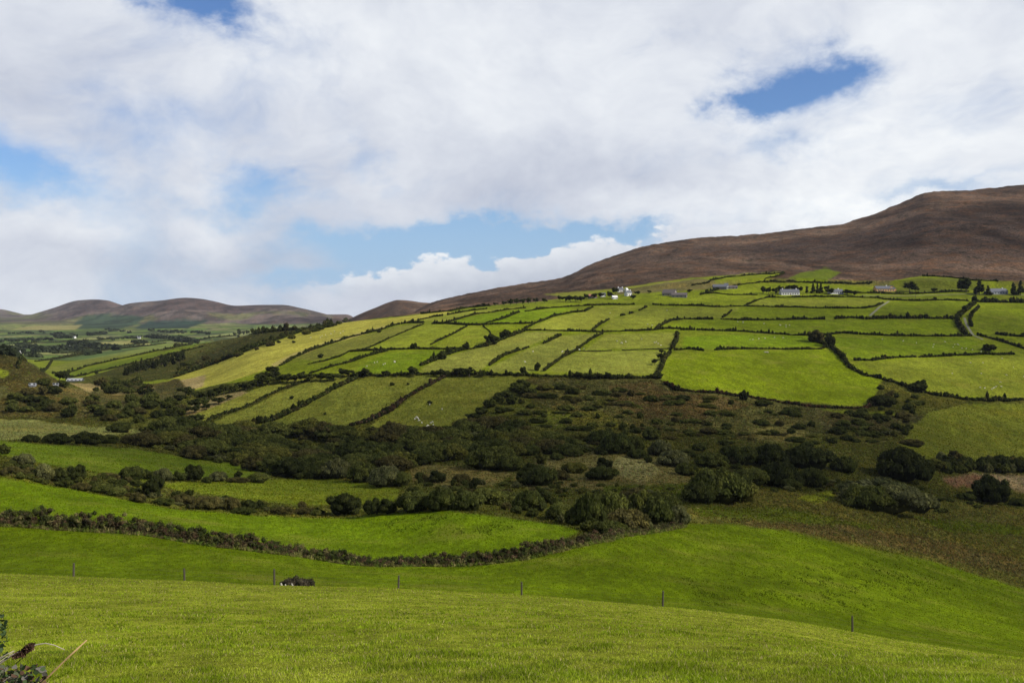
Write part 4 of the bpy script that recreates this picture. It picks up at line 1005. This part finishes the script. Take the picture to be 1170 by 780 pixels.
# ------------------------------------------------------------------ sheep
def sheep_mesh(graze):
    bm = bmesh.new(); sk = bm.verts.layers.skin.verify()
    def V(x, y, z, r, rr=None, root=False):
        v = bm.verts.new((x, y, z)); v[sk].radius = (r, rr or r); v[sk].use_root = root; return v
    pel = V(-.38, 0, .62, .21, .24, True); mid = V(-.05, 0, .60, .25, .28); sh = V(.28, 0, .64, .20, .23)
    if graze: nk = V(.46, 0, .52, .12); hd = V(.60, 0, .26, .085); mz = V(.70, 0, .10, .05)
    else: nk = V(.46, 0, .80, .12); hd = V(.58, 0, .95, .09); mz = V(.75, 0, .88, .055)
    rump = V(-.52, 0, .60, .12)
    for a, b in ((pel, mid), (mid, sh), (sh, nk), (nk, hd), (hd, mz), (pel, rump)): bm.edges.new((a, b))
    for base, x, kx in ((pel, -.42, -.03), (sh, .32, .0)):
        for s in (-1, 1):
            a = V(x, s*.13, .40, .06); b = V(x+kx, s*.14, .20, .032); c = V(x, s*.14, .01, .032)
            bm.edges.new((base, a)); bm.edges.new((a, b)); bm.edges.new((b, c))
    for s in (-1, 1):
        e = V(hd.co.x-.03, s*.12, hd.co.z+.03, .022); bm.edges.new((hd, e))
    me = bpy.data.meshes.new('sheep'); bm.to_mesh(me); bm.free()
    o = bpy.data.objects.new('sheep', me); COL.objects.link(o)
    o.modifiers.new('s', 'SKIN'); ss = o.modifiers.new('u', 'SUBSURF'); ss.levels = 1; ss.render_levels = 1
    dg = bpy.context.evaluated_depsgraph_get(); dg.update()
    res = bpy.data.meshes.new_from_object(o.evaluated_get(dg)); bpy.data.objects.remove(o)
    res.name = 'sheep'; res.materials.clear(); res.materials.append(M_WOOL)
    res.polygons.foreach_set('use_smooth', [True]*len(res.polygons))
    return res
SH = [sheep_mesh(True), sheep_mesh(False)]
def sheep(px, by, label, group, k=None, rz=None, sc=1.1):
    p = ground(px, by); me = SH[random.random() < .35] if k is None else SH[k]
    o = bpy.data.objects.new('sheep', me); COL.objects.link(o); o.location = p; o.scale = (sc, sc, sc)
    o.rotation_euler = (0, 0, random.uniform(0, 6.28) if rz is None else rz)
    tag(o, label, 'sheep', group); return o
FL = {
 'right': ('white sheep scattered across the big field at far right', 'flock in the big field at far right', "1109,415 1123,415 1121,427 1158,420 1150,429 1143,437 1144,442 1120,443 1136,443.5 1138,442.5 1135,444 1088,427 1145,410 1170,431 1125,444 1133,445"),
 'upper right': ('white sheep bunched in the field above the right sheep field', 'flock in the field right of the track bend', "1047,392 1066,397 1067,394 1089,397 1091,394 1095,394.5 1099,398.5 1104,398.6 1111,400 1121,402 1008,388 1032,390 1094,393.6 1080,391"),
 'middle': ('white sheep in the long level field below the white cottage', 'flock in the long field below the cottage', "892,372 898,372 902,372 898,374 843,368 849,368 873,370 891,371.5 880,381 885,380.6 849,369"),
 'mid lower': ('white sheep in the narrow field above the largest green field', 'flock above the largest green field', "857,388.6 860,388.6 867,387.6 874,387 885,386 895,386.4"),
 'pasture': ('white sheep grouped on the slope above the valley thicket', 'flock on the slope above the thicket', "476,477 478,479 479,481 477,478 489,487 492,484 505,468 491,463 495,486 482,484 488,488 494,483 474,479"),
 'small': ('white sheep in the small green field above the main hedge', 'flock in the small green field', "428,415 440,416 451,413.6 451,414.5 419,419 489,412 431,414 438,417"),
 'twin': ('white sheep in the pale walled fields above the heath', 'flock in the pale walled fields', "638,383 642,403 643,402 609,402 600,414 656,400 662,400 710,392 715,391 748,392 750,391 752,393 755,395 705,390 697,358 762,355 740,371 745,372 667,399 711,392.6 733,388"),
 'straw': ('white speck of a sheep on the straw-coloured field', 'flock on the straw-coloured field', "368,384 372,383 378,382 355,386 366,386 389,381 392,379 382,379"),
}
for k, (l, g, s_) in FL.items():
    for x, y in poly(s_): sheep(x, y, l, g, sc=.95)
for x, y, l, c in [(875,402.6,'pale boulder heap under the hedge at the top of the largest green field',1),]:
    p = ground(x, y); lum = [(random.uniform(-1.8, 1.8), random.uniform(-.5, .5), .2, .6, .5, .45) for i in range(7)]
    V, T, Q, C = foliage(lum, .01, 0, [(.5, .47, .42)], core=1, corecol=1, icos=ICO2)
    o = fast_mesh('stone_heap', V, [T], M_LEAF, C); o.location = p; tag(o, l, 'stones')

# ------------------------------------------------------------------ foreground: fence, brush heap, pale lumps
def near_pt(px, Y):
    x = (px-CX)/F*Y; return Vector((x, Y, hz(x, Y)))
FP = [(-50,64.5,.98),(84,66,1.0),(211,68,1.0),(313.5,69,1.35),(455,70,1.12),(596,70,1.12),(757,70,1.25),(974,68,1.25),(1250,68,1.2)]
def fence():
    r = empty('wire_fence', near_pt(596, 70)); base = r.location.copy(); tops = []
    for px, Y, h in FP:
        # stand where the post foot meets the sight line of the crest
        p = near_pt(px, Y); l = p-base; lean = random.uniform(-.05, .05)
        MBd().tube([(l.x, l.y, l.z-.3), (l.x+lean, l.y, l.z+h)], [.08, .068], 7).build('post', M_WOOD, r)
        tops.append((l, h))
    for k in (.45, .75):
        pts = []
        for (a, ha), (b, hb) in zip(tops[:-1], tops[1:]):
            for i in range(8):
                t = i/8; q = a.lerp(b, t); w = base+q; g = hz(w.x, w.y)-base.z
                pts.append((q.x, q.y-.07, g+k*1.05))
        MBd().tube(pts, .0025, 4).build('wire', M_WIRE, r)
    tag(r, 'wire fence of weathered wooden posts along the crest of the near field', 'fence')
fence()
def heap():
    p = near_pt(338, 70.5); rng = np.random.default_rng(5); lumps = []
    for i in range(30):
        x = rng.uniform(-1.15, 1.25); h = .52*(1-(abs(x)/1.6)**2); lumps.append((x, rng.uniform(-.4, .4), rng.uniform(.1, h), .22, .25, .2))
    V, T, Q, C = foliage(lumps, .10, 90, [(.09,.075,.05),(.045,.04,.025),(.17,.14,.09),(.08,.075,.04)], rng=rng, streak=3)
    o = fast_mesh('brush_heap', V, [T, Q], M_LEAF, C); o.location = p; tag(o, 'low heap of dark twiggy brushwood beside a fence post at the crest', 'brushwood')
heap()
for px, Y, l, r_ in [(321,69.4,'unidentified pale lump beside the fence post left of the brushwood',.13),(326,69.2,'small unidentified pale lump left of the middle of the brushwood',.08),(333.5,69.2,'unidentified pale lump leaning on the middle of the brushwood',.11)]:  # pale shapes of unknown kind, modelled as stones
    p = near_pt(px, Y); V, T, Q, C = foliage([(0, 0, r_*1.1, r_*.7, r_*.6, r_*1.3), (.05, .02, r_*.6, r_*.6, r_*.6, r_*.7)], .01, 0, [(.55, .52, .42)], core=1, corecol=1, icos=ICO2)
    o = fast_mesh('stone', V, [T], M_LEAF, C, None, True); o.location = p; tag(o, l, 'stone', 'pale lumps at the brushwood')

# grass of the foreground field (geometry, uncountable)
def grass():
    N = 260000; rng = RNG
    px = rng.uniform(-140, 1310, N); v = rng.random(N)
    # rows spread evenly over the picture height of the field
    ys = np.exp(np.linspace(math.log(6.2), math.log(70), 400))
    Sg = np.zeros((400, 30)); pc = np.linspace(-140, 1310, 30)
    for j, p in enumerate(pc): Sg[:, j] = HY-F*hzv((p-CX)/F*ys, ys)/ys
    Sg = np.minimum.accumulate(Sg, 0)
    j = np.clip(((px+140)/1450*29).astype(int), 0, 28); t = (px+140)/1450*29-j
    Y = np.zeros(N)
    for jj in range(29):
        m = j == jj
        c = Sg[:, jj]*.5+Sg[:, jj+1]*.5
        top = c[-1]; bot = min(c[0], 850)
        tgt = top+(bot-top)*v[m]**1.0
        Y[m] = np.interp(-tgt, -c, ys)
    Y += rng.uniform(-.03, .03, N)*Y*.5
    X = (px-CX)/F*Y; Zg = hzv(X, Y)
    patch = fbm(X/.45, Y/.6, 4); big = fbm(X/7+5, Y/9, 3)
    hgt = (.012+.034*np.clip(patch*2.6-.9, 0, 1))*rng.uniform(.6, 1.4, N)
    hgt = np.where(Y > 25, np.maximum(hgt, .0009*Y), hgt)
    wid = np.maximum(.0035, Y*.00055)*rng.uniform(.7, 1.5, N)
    a = rng.uniform(0, 2*math.pi, N); lean = rng.uniform(.2, 1.0, N)*hgt
    la = rng.uniform(0, 2*math.pi, N)
    dx, dy = np.cos(a)*wid, np.sin(a)*wid*.4
    lx, ly = np.cos(la)*lean, np.sin(la)*lean
    B1 = np.stack([X-dx, Y-dy, Zg-.01], 1); B2 = np.stack([X+dx, Y+dy, Zg-.01], 1)
    M1 = np.stack([X-dx*.7+lx*.35, Y-dy*.7+ly*.35, Zg+hgt*.6], 1); M2 = np.stack([X+dx*.7+lx*.35, Y+dy*.7+ly*.35, Zg+hgt*.6], 1)
    Tp = np.stack([X+lx, Y+ly, Zg+hgt], 1)
    V = np.stack([B1, B2, M2, M1, Tp], 1).reshape(-1, 3)
    i = np.arange(N)*5
    Q = np.stack([i, i+1, i+2, i+3], 1); T = np.stack([i+3, i+2, i+4], 1)
    A = np.array([.28, .37, .020]); Bc = np.array([.40, .44, .050]); Cc = np.array([.21, .29, .014]); Dd = np.array([.42, .37, .14])
    k = np.clip((big-.35)*2.4, 0, 1)[:, None]
    c = A*(1-k)+Bc*k
    k2 = (np.clip((patch-.50)*6, 0, 1)*.9)[:, None]; c = c*(1-k2)+Cc*k2
    dead = rng.random(N) < .10; c[dead] = Dd
    tx = (rng.uniform(-140, 1310, 170)-CX)/F; tyy = 7+55*rng.random(170)**.7
    for u_, y_ in zip(tx, tyy):
        rr = rng.uniform(.04, .11)*(1+y_/30); m = (np.abs(X-u_*y_) < rr) & (np.abs(Y-y_) < rr*1.2)
        hgt[m] = np.minimum(hgt[m]*1.4, .06); c[m] = np.array([.19, .27, .02])*rng.uniform(.8, 1.3)
    Tp[:, 2] = Zg+hgt; M1[:, 2] = Zg+hgt*.6; M2[:, 2] = Zg+hgt*.6
    V = np.stack([B1, B2, M2, M1, Tp], 1).reshape(-1, 3)
    c *= rng.uniform(.65, 1.35, (N, 1))
    C = np.repeat(c, 5, 0)
    o = fast_mesh('grass', V, [Q, T], M_GRASS, C); tag(o, 'short tufted pasture grass of the near field', 'grass', kind='stuff')
grass()

# tussocks of the meadows, pastures and rough ground further off
def tussocks():
    rng = RNG; N = 520000
    j0, j1 = np.searchsorted(U, (-40-CX)/F), np.searchsorted(U, (1210-CX)/F)
    j = np.sort(rng.integers(j0, j1, N)); py = 345+415*rng.random(N)
    X = np.zeros(N); Y = np.zeros(N); K = np.zeros(N, bool); I = np.zeros(N, int)
    st = np.searchsorted(j, np.arange(j0, j1+1))
    for q in range(j0, j1):
        a, e = st[q-j0], st[q-j0+1]
        if a == e: continue
        c = RM[:, q]; i = np.clip(np.searchsorted(-c, -py[a:e]), 1, NR-1)
        den = np.maximum(c[i-1]-c[i], 1e-6); v = np.clip((c[i-1]-py[a:e])/den, 0, 1)
        Y[a:e] = YR[i-1]+(YR[i]-YR[i-1])*v; I[a:e] = i
        X[a:e] = Y[a:e]*(U[q]+(rng.random(e-a)-.5)*.0013)
        K[a:e] = (S[i, q] <= c[i]+.5)
    K &= (Y > 68) & (Y < 1150)
    j = j[K]; I = I[K]; X = X[K]; Y = Y[K]; n = len(X)
    A = ALB[I, j]; tex = A[:, 3]; Zg = hzv(X, Y)
    keep = ~((A[:, 0] > A[:, 1]*1.2) & (Y > 900)); 
    h = np.minimum(.0010*Y, .26)*rng.uniform(.4, 1.3, n)*(1+1.3*tex)
    w = np.minimum(.0011*Y, .42)*rng.uniform(.5, 1.3, n)*(1+.8*tex)
    PXn = U[j]*F+CX; PYn = RM[I, j]
    dk = (inside(poly('440,590 470,586 520,585 600,595 620,603 560,612 470,612 440,602'), PXn, PYn) | inside(poly('780,660 1010,640 1100,670 1000,700 800,690'), PXn, PYn)) & (fbm(X/1.6, Y/3.2, 3) > .58)
    h[dk] *= 1.7
    th = rng.uniform(0, math.pi, n); dx, dy = np.cos(th)*w*.5, np.sin(th)*w*.5
    lx = rng.normal(size=n)*h*.7; ly = rng.normal(size=n)*h*.7
    V = np.stack([np.stack([X-dx, Y-dy, Zg-.03], 1), np.stack([X+dx, Y+dy, Zg-.03], 1), np.stack([X+lx, Y+ly, Zg+h], 1)], 1)[keep].reshape(-1, 3)
    amp = (.30+.35*tex)[:, None]
    c = A[:, :3]*1.30*(1+amp*rng.uniform(-1, 1, (n, 1)))
    c = c*(1+.12*rng.normal(size=(n, 3)))
    c[dk] *= .45
    c = np.clip(c, .004, .6)[keep]; m = len(c)
    T = np.arange(m*3).reshape(m, 3)
    o = fast_mesh('tussocks', V, [T], M_GRASS, np.repeat(c, 3, 0)); tag(o, 'grass tussocks and rushes of the meadows and rough slopes', 'tussocks', kind='stuff')
tussocks()

# bramble and dry cane at the lower left corner
def bramble():
    Y = 5.6
    def P(px, py, y=Y): return Vector(((px-CX)/F*y, y, -(py-HY)/F*y))
    b0 = near_pt(20, Y); r = empty('bramble', b0)
    L = lambda v: tuple(v-b0)
    g0 = near_pt(-60, Y)
    MBd().tube([L(g0), L(P(-30, 790)), L(P(0, 757)), L(P(14, 748)), L(P(30, 741)), L(P(42, 736)), L(P(52, 734.5)), L(P(62, 736.5)), L(P(74, 742))], [.009,.009,.008,.007,.006,.005,.004,.003,.002], 6).build('stem', M_TWIG, r, True)
    g1 = near_pt(-40, Y+.1)
    MBd().tube([L(g1), L(P(-30, 775)), L(P(0, 752)), L(P(8, 747)), L(P(16, 743))], [.008,.008,.006,.004,.002], 6).build('stem', M_TWIG, r, True)
    rng = np.random.default_rng(8); lumps = []
    for i in range(16):
        q = P(rng.uniform(18, 38), rng.uniform(738, 750)); q = P(18+i*1.25, 751-i*.85+rng.uniform(-2, 2)); q = q-b0; lumps.append((q.x, q.y, q.z, .018, .018, .014))
    V, T, Q, C = foliage(lumps, .014, 26, [(.09,.05,.035),(.06,.035,.025)], rng=rng, core=.5, streak=2); fast_mesh('seed_head', V, [T, Q], M_LEAF, C, r)
    for i in range(34):
        q = P(rng.uniform(-40, 40), rng.uniform(758, 800), Y+rng.uniform(-.2, .3))-b0; w = q+Vector((rng.uniform(-.12, .16), rng.uniform(-.1, .1), rng.uniform(-.02, .09)))
        MBd().tube([tuple(q), tuple((q+w)/2+Vector((0, 0, rng.uniform(-.01, .02)))), tuple(w)], [.003, .0025, .001], 5).build('twig', M_TWIG if i % 3 else M_BARK, r)
    V = []; Fq = []; C = []
    def leaf(c, s, col):
        n = Vector(rng.normal(size=3)); n.z = abs(n.z)+.3; n.normalize(); t = n.orthogonal().normalized(); t.rotate(Matrix.Rotation(rng.uniform(0, 6.28), 3, n)); bt = n.cross(t)
        k = len(V)
        prof = [(-.5, 0), (-.3, .28), (0, .40), (.3, .26), (.55, 0), (.3, -.26), (0, -.40), (-.3, -.28)]
        for a, b in prof: V.append(c+t*a*s+bt*b*s+n*(-abs(b))*.35*s)
        Fq.append(list(range(k, k+8))); C.extend([col]*8)
    for i in range(420):
        q = P(rng.uniform(-40, 52)**1, rng.uniform(760, 800), Y+rng.uniform(-.2, .3))
        if (q-b0).x > .1 and rng.random() < .5: continue
        cc = random.choice([(.05,.075,.03),(.035,.055,.02),(.09,.10,.06),(.14,.13,.11),(.10,.06,.04)])
        leaf(q-b0, rng.uniform(.03, .06), cc)
    for i in range(240):
        q = P(rng.uniform(-40, 9), rng.uniform(702, 752), Y+rng.uniform(-.2, .3)); leaf(q-b0, rng.uniform(.02, .045), random.choice([(.05,.08,.03),(.03,.05,.02),(.07,.10,.05)]))
    mesh_obj('leaves', V, Fq, M_LEAF, r, np.array(C))
    tag(r, 'bramble with pale arching stems and dark leaves in the lower left corner', 'bramble')
    c0 = near_pt(50, Y); a = P(57, 771); b = P(99, 731)
    o = MBd().tube([tuple((a-b)*.9), (0, 0, 0), tuple((b-a)*.5+Vector((0, 0, .004))), tuple(b-a)], [.005, .006, .0055, .004], 7).build('dry_cane', M_CANE, None, True)
    o.location = a; tag(o, 'dry orange-brown cane leaning up from the grass at lower left', 'cane')
bramble()

resolve()

# ------------------------------------------------------------------ sun, sky, clouds
SUN_AZ, SUN_EL = math.radians(112), math.radians(38)
sd = Vector((math.sin(SUN_AZ)*math.cos(SUN_EL), math.cos(SUN_AZ)*math.cos(SUN_EL), math.sin(SUN_EL)))
sl = bpy.data.lights.new('sun', 'SUN'); sl.energy = 5.0; sl.angle = math.radians(.53); sl.color = (1, .95, .86)
so = bpy.data.objects.new('sun', sl); COL.objects.link(so); so.rotation_euler = sd.to_track_quat('Z', 'Y').to_euler(); so.location = sd*100

def world():
    w = bpy.data.worlds.new('World'); scene.world = w; w.use_nodes = True; nt = w.node_tree; nt.nodes.clear(); b = NB(nt)
    sky = b.n('ShaderNodeTexSky', sky_type='NISHITA', sun_disc=False, sun_elevation=SUN_EL, sun_rotation=SUN_AZ, altitude=50, air_density=1.0, dust_density=.6, ozone_density=1.5)
    g = b.n('ShaderNodeTexCoord').outputs['Generated']
    sp = b.n('ShaderNodeSeparateXYZ'); nt.links.new(g, sp.inputs[0]); x, y, z = sp.outputs
    az = b.math('ARCTAN2', x, y); el = b.math('ARCSINE', z)
    def AE(px, py):
        a = math.atan((px-CX)/F); return a, math.atan((HY-py)/F*math.cos(a))
    # warped direction for wispy edges
    v1 = b.vscale(g, 1, 1, 1.55)
    wn = b.noise(v1, 3.2, 4, .55, col=True)
    wv = b.n('ShaderNodeVectorMath', operation='MULTIPLY_ADD'); nt.links.new(wn, wv.inputs[0]); wv.inputs[1].default_value = (.22, .22, .22); nt.links.new(v1, wv.inputs[2])
    n1 = b.noise(wv.outputs[0], 4.2, 8, .56)
    n2 = b.noise(wv.outputs[0], 9.5, 10, .62)
    n3 = b.noise(b.vscale(g, 1, 1, 1.6), 2.2, 5, .5)
    # warped az/el for the blobs
    sw = b.n('ShaderNodeSeparateColor'); nt.links.new(b.noise(v1, 7, 9, .62, col=True), sw.inputs[0])
    azw = b.math('ADD', az, b.math('MULTIPLY', b.math('SUBTRACT', sw.outputs[0], .5), .24))
    elw = b.math('ADD', el, b.math('MULTIPLY', b.math('SUBTRACT', sw.outputs[1], .5), .14))
    def blob(px, py, rx, ry, amp, rot=0, a_=None, e_=None):
        A, E_ = AE(px, py); a_ = a_ or azw; e_ = e_ or elw
        u = b.math('SUBTRACT', a_, A); v = b.math('SUBTRACT', e_, E_)
        if rot:
            c, s = math.cos(rot), math.sin(rot)
            u2 = b.math('ADD', b.math('MULTIPLY', u, c), b.math('MULTIPLY', v, s)); v2 = b.math('SUBTRACT', b.math('MULTIPLY', v, c), b.math('MULTIPLY', u, s)); u, v = u2, v2
        q = b.math('ADD', b.math('POWER', b.math('ABSOLUTE', b.math('DIVIDE', u, rx/F)), 2.), b.math('POWER', b.math('ABSOLUTE', b.math('DIVIDE', v, ry/F)), 2.))
        return b.math('MULTIPLY', b.math('EXPONENT', b.math('MULTIPLY', q, -1.)), amp)
    def total(L):
        s = None
        for q in L: s = q if s is None else b.math('ADD', s, q)
        return s
    holes = total([blob(235, -2, 60, 26, 1.0, -.15), blob(915, 80, 62, 36, .95, .1), blob(862, 104, 36, 22, .55), blob(22, 188, 55, 36, .62), blob(425, 188, 40, 22, .34), blob(150,120,60,30,.18),
                   blob(300, 215, 60, 22, .40), blob(250, 232, 50, 20, .35), blob(480, 274, 140, 22, .62, .02), blob(560, 305, 190, 36, 1.0), blob(590, 262, 110, 16, .5), blob(700, 262, 60, 12, .45), blob(380, 322, 70, 12, .35),
                   blob(890, 178, 45, 16, .28), blob(1080, 205, 90, 10, .30), blob(730, 35, 60, 18, .28), blob(800, 30, 60, 16, .2), blob(370, 325, 90, 18, .30)])
    dens = b.math('SUBTRACT', b.math('ADD', b.math('MULTIPLY', b.math('SUBTRACT', n1, .5), 1.5), .84), holes)
    dens = b.math('ADD', dens, b.math('MULTIPLY', b.math('SUBTRACT', n2, .5), .55))
    mask = b.ramp(dens, .08, .86)
    # brightness of the deck: brighter where thin and to the right, grey undersides at left
    lum = total([blob(620, 110, 190, 70, .16), blob(1060, 120, 170, 110, .16), blob(900, 240, 200, 24, .22), blob(80, 60, 220, 90, -.02), blob(140, 265, 120, 30, .05), blob(640, 205, 160, 40, -.08), blob(640, 232, 190, 18, -.08), blob(200, 300, 260, 26, -.13), blob(190, 150, 160, 60, -.06), blob(420, 60, 120, 60, .06),blob(330,130,150,50,-.05)])
    shade = b.math('ADD', b.math('ADD', .81, lum), b.math('MULTIPLY', b.math('SUBTRACT', n3, .5), .60))
    shade = b.math('ADD', shade, b.math('MULTIPLY', b.math('SUBTRACT', n2, .5), .52))
    # the unseen deck overhead and behind is dimmed to lower the ambient light
    over = b.ramp(el, .38, .62); behind = b.ramp(b.math('ABSOLUTE', az), .8, 1.3)
    dim = b.math('MAXIMUM', over, behind)
    shade = b.math('MULTIPLY', shade, b.math('SUBTRACT', 1., b.math('MULTIPLY', dim, .60)))
    shade = b.math('MAXIMUM', shade, .12)
    cc = b.n('ShaderNodeCombineColor')
    nt.links.new(b.math('MULTIPLY', shade, 9.7), cc.inputs[0]); nt.links.new(b.math('MULTIPLY', b.math('POWER', shade, .92), 10.05), cc.inputs[1]); nt.links.new(b.math('MULTIPLY', b.math('POWER', shade, .66), 10.5), cc.inputs[2])
    # low cumulus bank with bright tops, rising to the right
    az0, e0 = AE(370, 318); az1, e1 = AE(780, 262)
    top = b.n('ShaderNodeMapRange'); nt.links.new(az, top.inputs[0])
    for i, v in enumerate((az0, az1, e0, e1)): top.inputs[i+1].default_value = v
    bill = b.noise(b.vscale(g, 1, 1, 1.7), 16, 6, .5); bill2 = b.noise(b.vscale(g, 1, 1, 1.7), 50, 4, .5)
    edge = b.math('ADD', top.outputs[0], b.math('ADD', b.math('MULTIPLY', b.math('SUBTRACT', bill, .5), .075), b.math('MULTIPLY', b.math('SUBTRACT', bill2, .5), .028)))
    below = b.math('SUBTRACT', edge, el)
    cm = b.math('MULTIPLY', b.ramp(below, -.001, .006), b.ramp(az, AE(300, 300)[0], AE(420, 300)[0]))
    cm = b.math('MULTIPLY', cm, b.ramp(az, .50, .9, 1., 0.))
    cl = b.math('ADD', b.math('MULTIPLY', b.ramp(below, .0, .05, 1, 0), .42), .54)
    cl = b.math('ADD', cl, b.math('MULTIPLY', b.math('SUBTRACT', bill2, .5), .6)); cl = b.math('ADD', cl, b.math('MULTIPLY', b.math('SUBTRACT', bill, .5), .8))
    cl = b.math('ADD', cl, .04); c2 = b.n('ShaderNodeCombineColor')
    nt.links.new(b.math('MULTIPLY', cl, 8.9), c2.inputs[0]); nt.links.new(b.math('MULTIPLY', b.math('POWER', cl, .92), 9.2), c2.inputs[1]); nt.links.new(b.math('MULTIPLY', b.math('POWER', cl, .72), 9.7), c2.inputs[2])
    deep = b.mix(1., sky.outputs[0], (.76, 1.0, 1.38), 'MULTIPLY'); deep = b.mix(b.ramp(el, .20, .0, 0, .85), deep, (4.1, 6.3, 9.1))
    col = b.mix(b.math('MULTIPLY', cm, .93), deep, c2.outputs[0])
    col = b.mix(mask, col, cc.outputs[0])
    bg = b.n('ShaderNodeBackground'); nt.links.new(col, bg.inputs[0]); bg.inputs[1].default_value = .09
    o = b.n('ShaderNodeOutputWorld'); nt.links.new(bg.outputs[0], o.inputs[0])
    w.cycles.sampling_method = 'MANUAL'; w.cycles.sample_map_resolution = 512
world()

# unseen clouds added between sun and valley, outside the frame, to shade the land
def cloud_volume():
    m, nt = nmat('cloud_vapour'); b = NB(nt)
    p = b.n('ShaderNodeVolumePrincipled'); p.inputs['Color'].default_value = (.97, .97, .97, 1); p.inputs['Density'].default_value = .0020; p.inputs['Anisotropy'].default_value = .3
    b.out(None, p.outputs[0]); return m
M_CLOUD = cloud_volume()
def cloud(px, py, rx, ry, rz_, alt=950, label=None, rot=0):
    """cloud whose shadow is centred on the ground seen at px,py; rx, ry in metres"""
    p = ground(px, py) if isinstance(py, (int, float)) else Vector(px)
    c = p+sd*((alt-p.z)/sd.z)
    v, f = ico(4); rng = np.random.default_rng(int(px)+int(alt))
    n = 1+.30*(fbm(v[:, 0]*1.6+px, v[:, 1]*1.6+v[:, 2], 4)-.5)*2
    v = v*n[:, None]; V = v*np.array([rx, ry, rz_])
    o = fast_mesh('cloud', V, [f], M_CLOUD, None, None, True); o.location = c; o.rotation_euler = (0, 0, rot)
    tag(o, kind='structure'); return o
CL = [(560,530,210,75,80,0),(960,560,150,120,90,0),(250,500,150,90,55,0),(800,475,150,60,60,0),(1060,500,90,80,60,0),
      (1100,258,300,400,200,0),(900,280,240,200,95,0),(1030,372,210,110,150,0),(240,410,60,200,45,0),(100,515,100,40,26,0)]
for c_ in CL: cloud(c_[0], c_[1], c_[2], c_[3], c_[4], 950, None, c_[5])

# haze
def haze():
    m, nt = nmat('haze_air'); b = NB(nt)
    p = b.n('ShaderNodeVolumePrincipled'); p.inputs['Color'].default_value = (.80, .88, 1, 1); p.inputs['Density'].default_value = 2.2e-5
    b.out(None, p.outputs[0])
    zmin = float(Z.min())-2
    o = MBd().box(-16000, 16000, -300, 9700, min(zmin, -300), 420).build('haze', m); tag(o, 'thin blue air haze over the whole valley', 'haze', kind='stuff')
haze()

# ------------------------------------------------------------------ camera and view
cam = bpy.data.cameras.new('camera'); co = bpy.data.objects.new('camera', cam); COL.objects.link(co); scene.camera = co
cam.sensor_width = 36; cam.lens = 36*F/1170; cam.shift_y = -(390-HY)/1170; cam.clip_start = .1; cam.clip_end = 40000
co.location = (0, 0, 0); co.rotation_euler = (math.pi/2, 0, 0)
scene.view_settings.view_transform = 'Standard'; scene.view_settings.look = 'None'; scene.view_settings.exposure = 0; scene.view_settings.gamma = 1
scene.cycles.max_bounces = 5; scene.cycles.volume_bounces = 0; scene.cycles.transparent_max_bounces = 12
scene.cycles.use_denoising = True
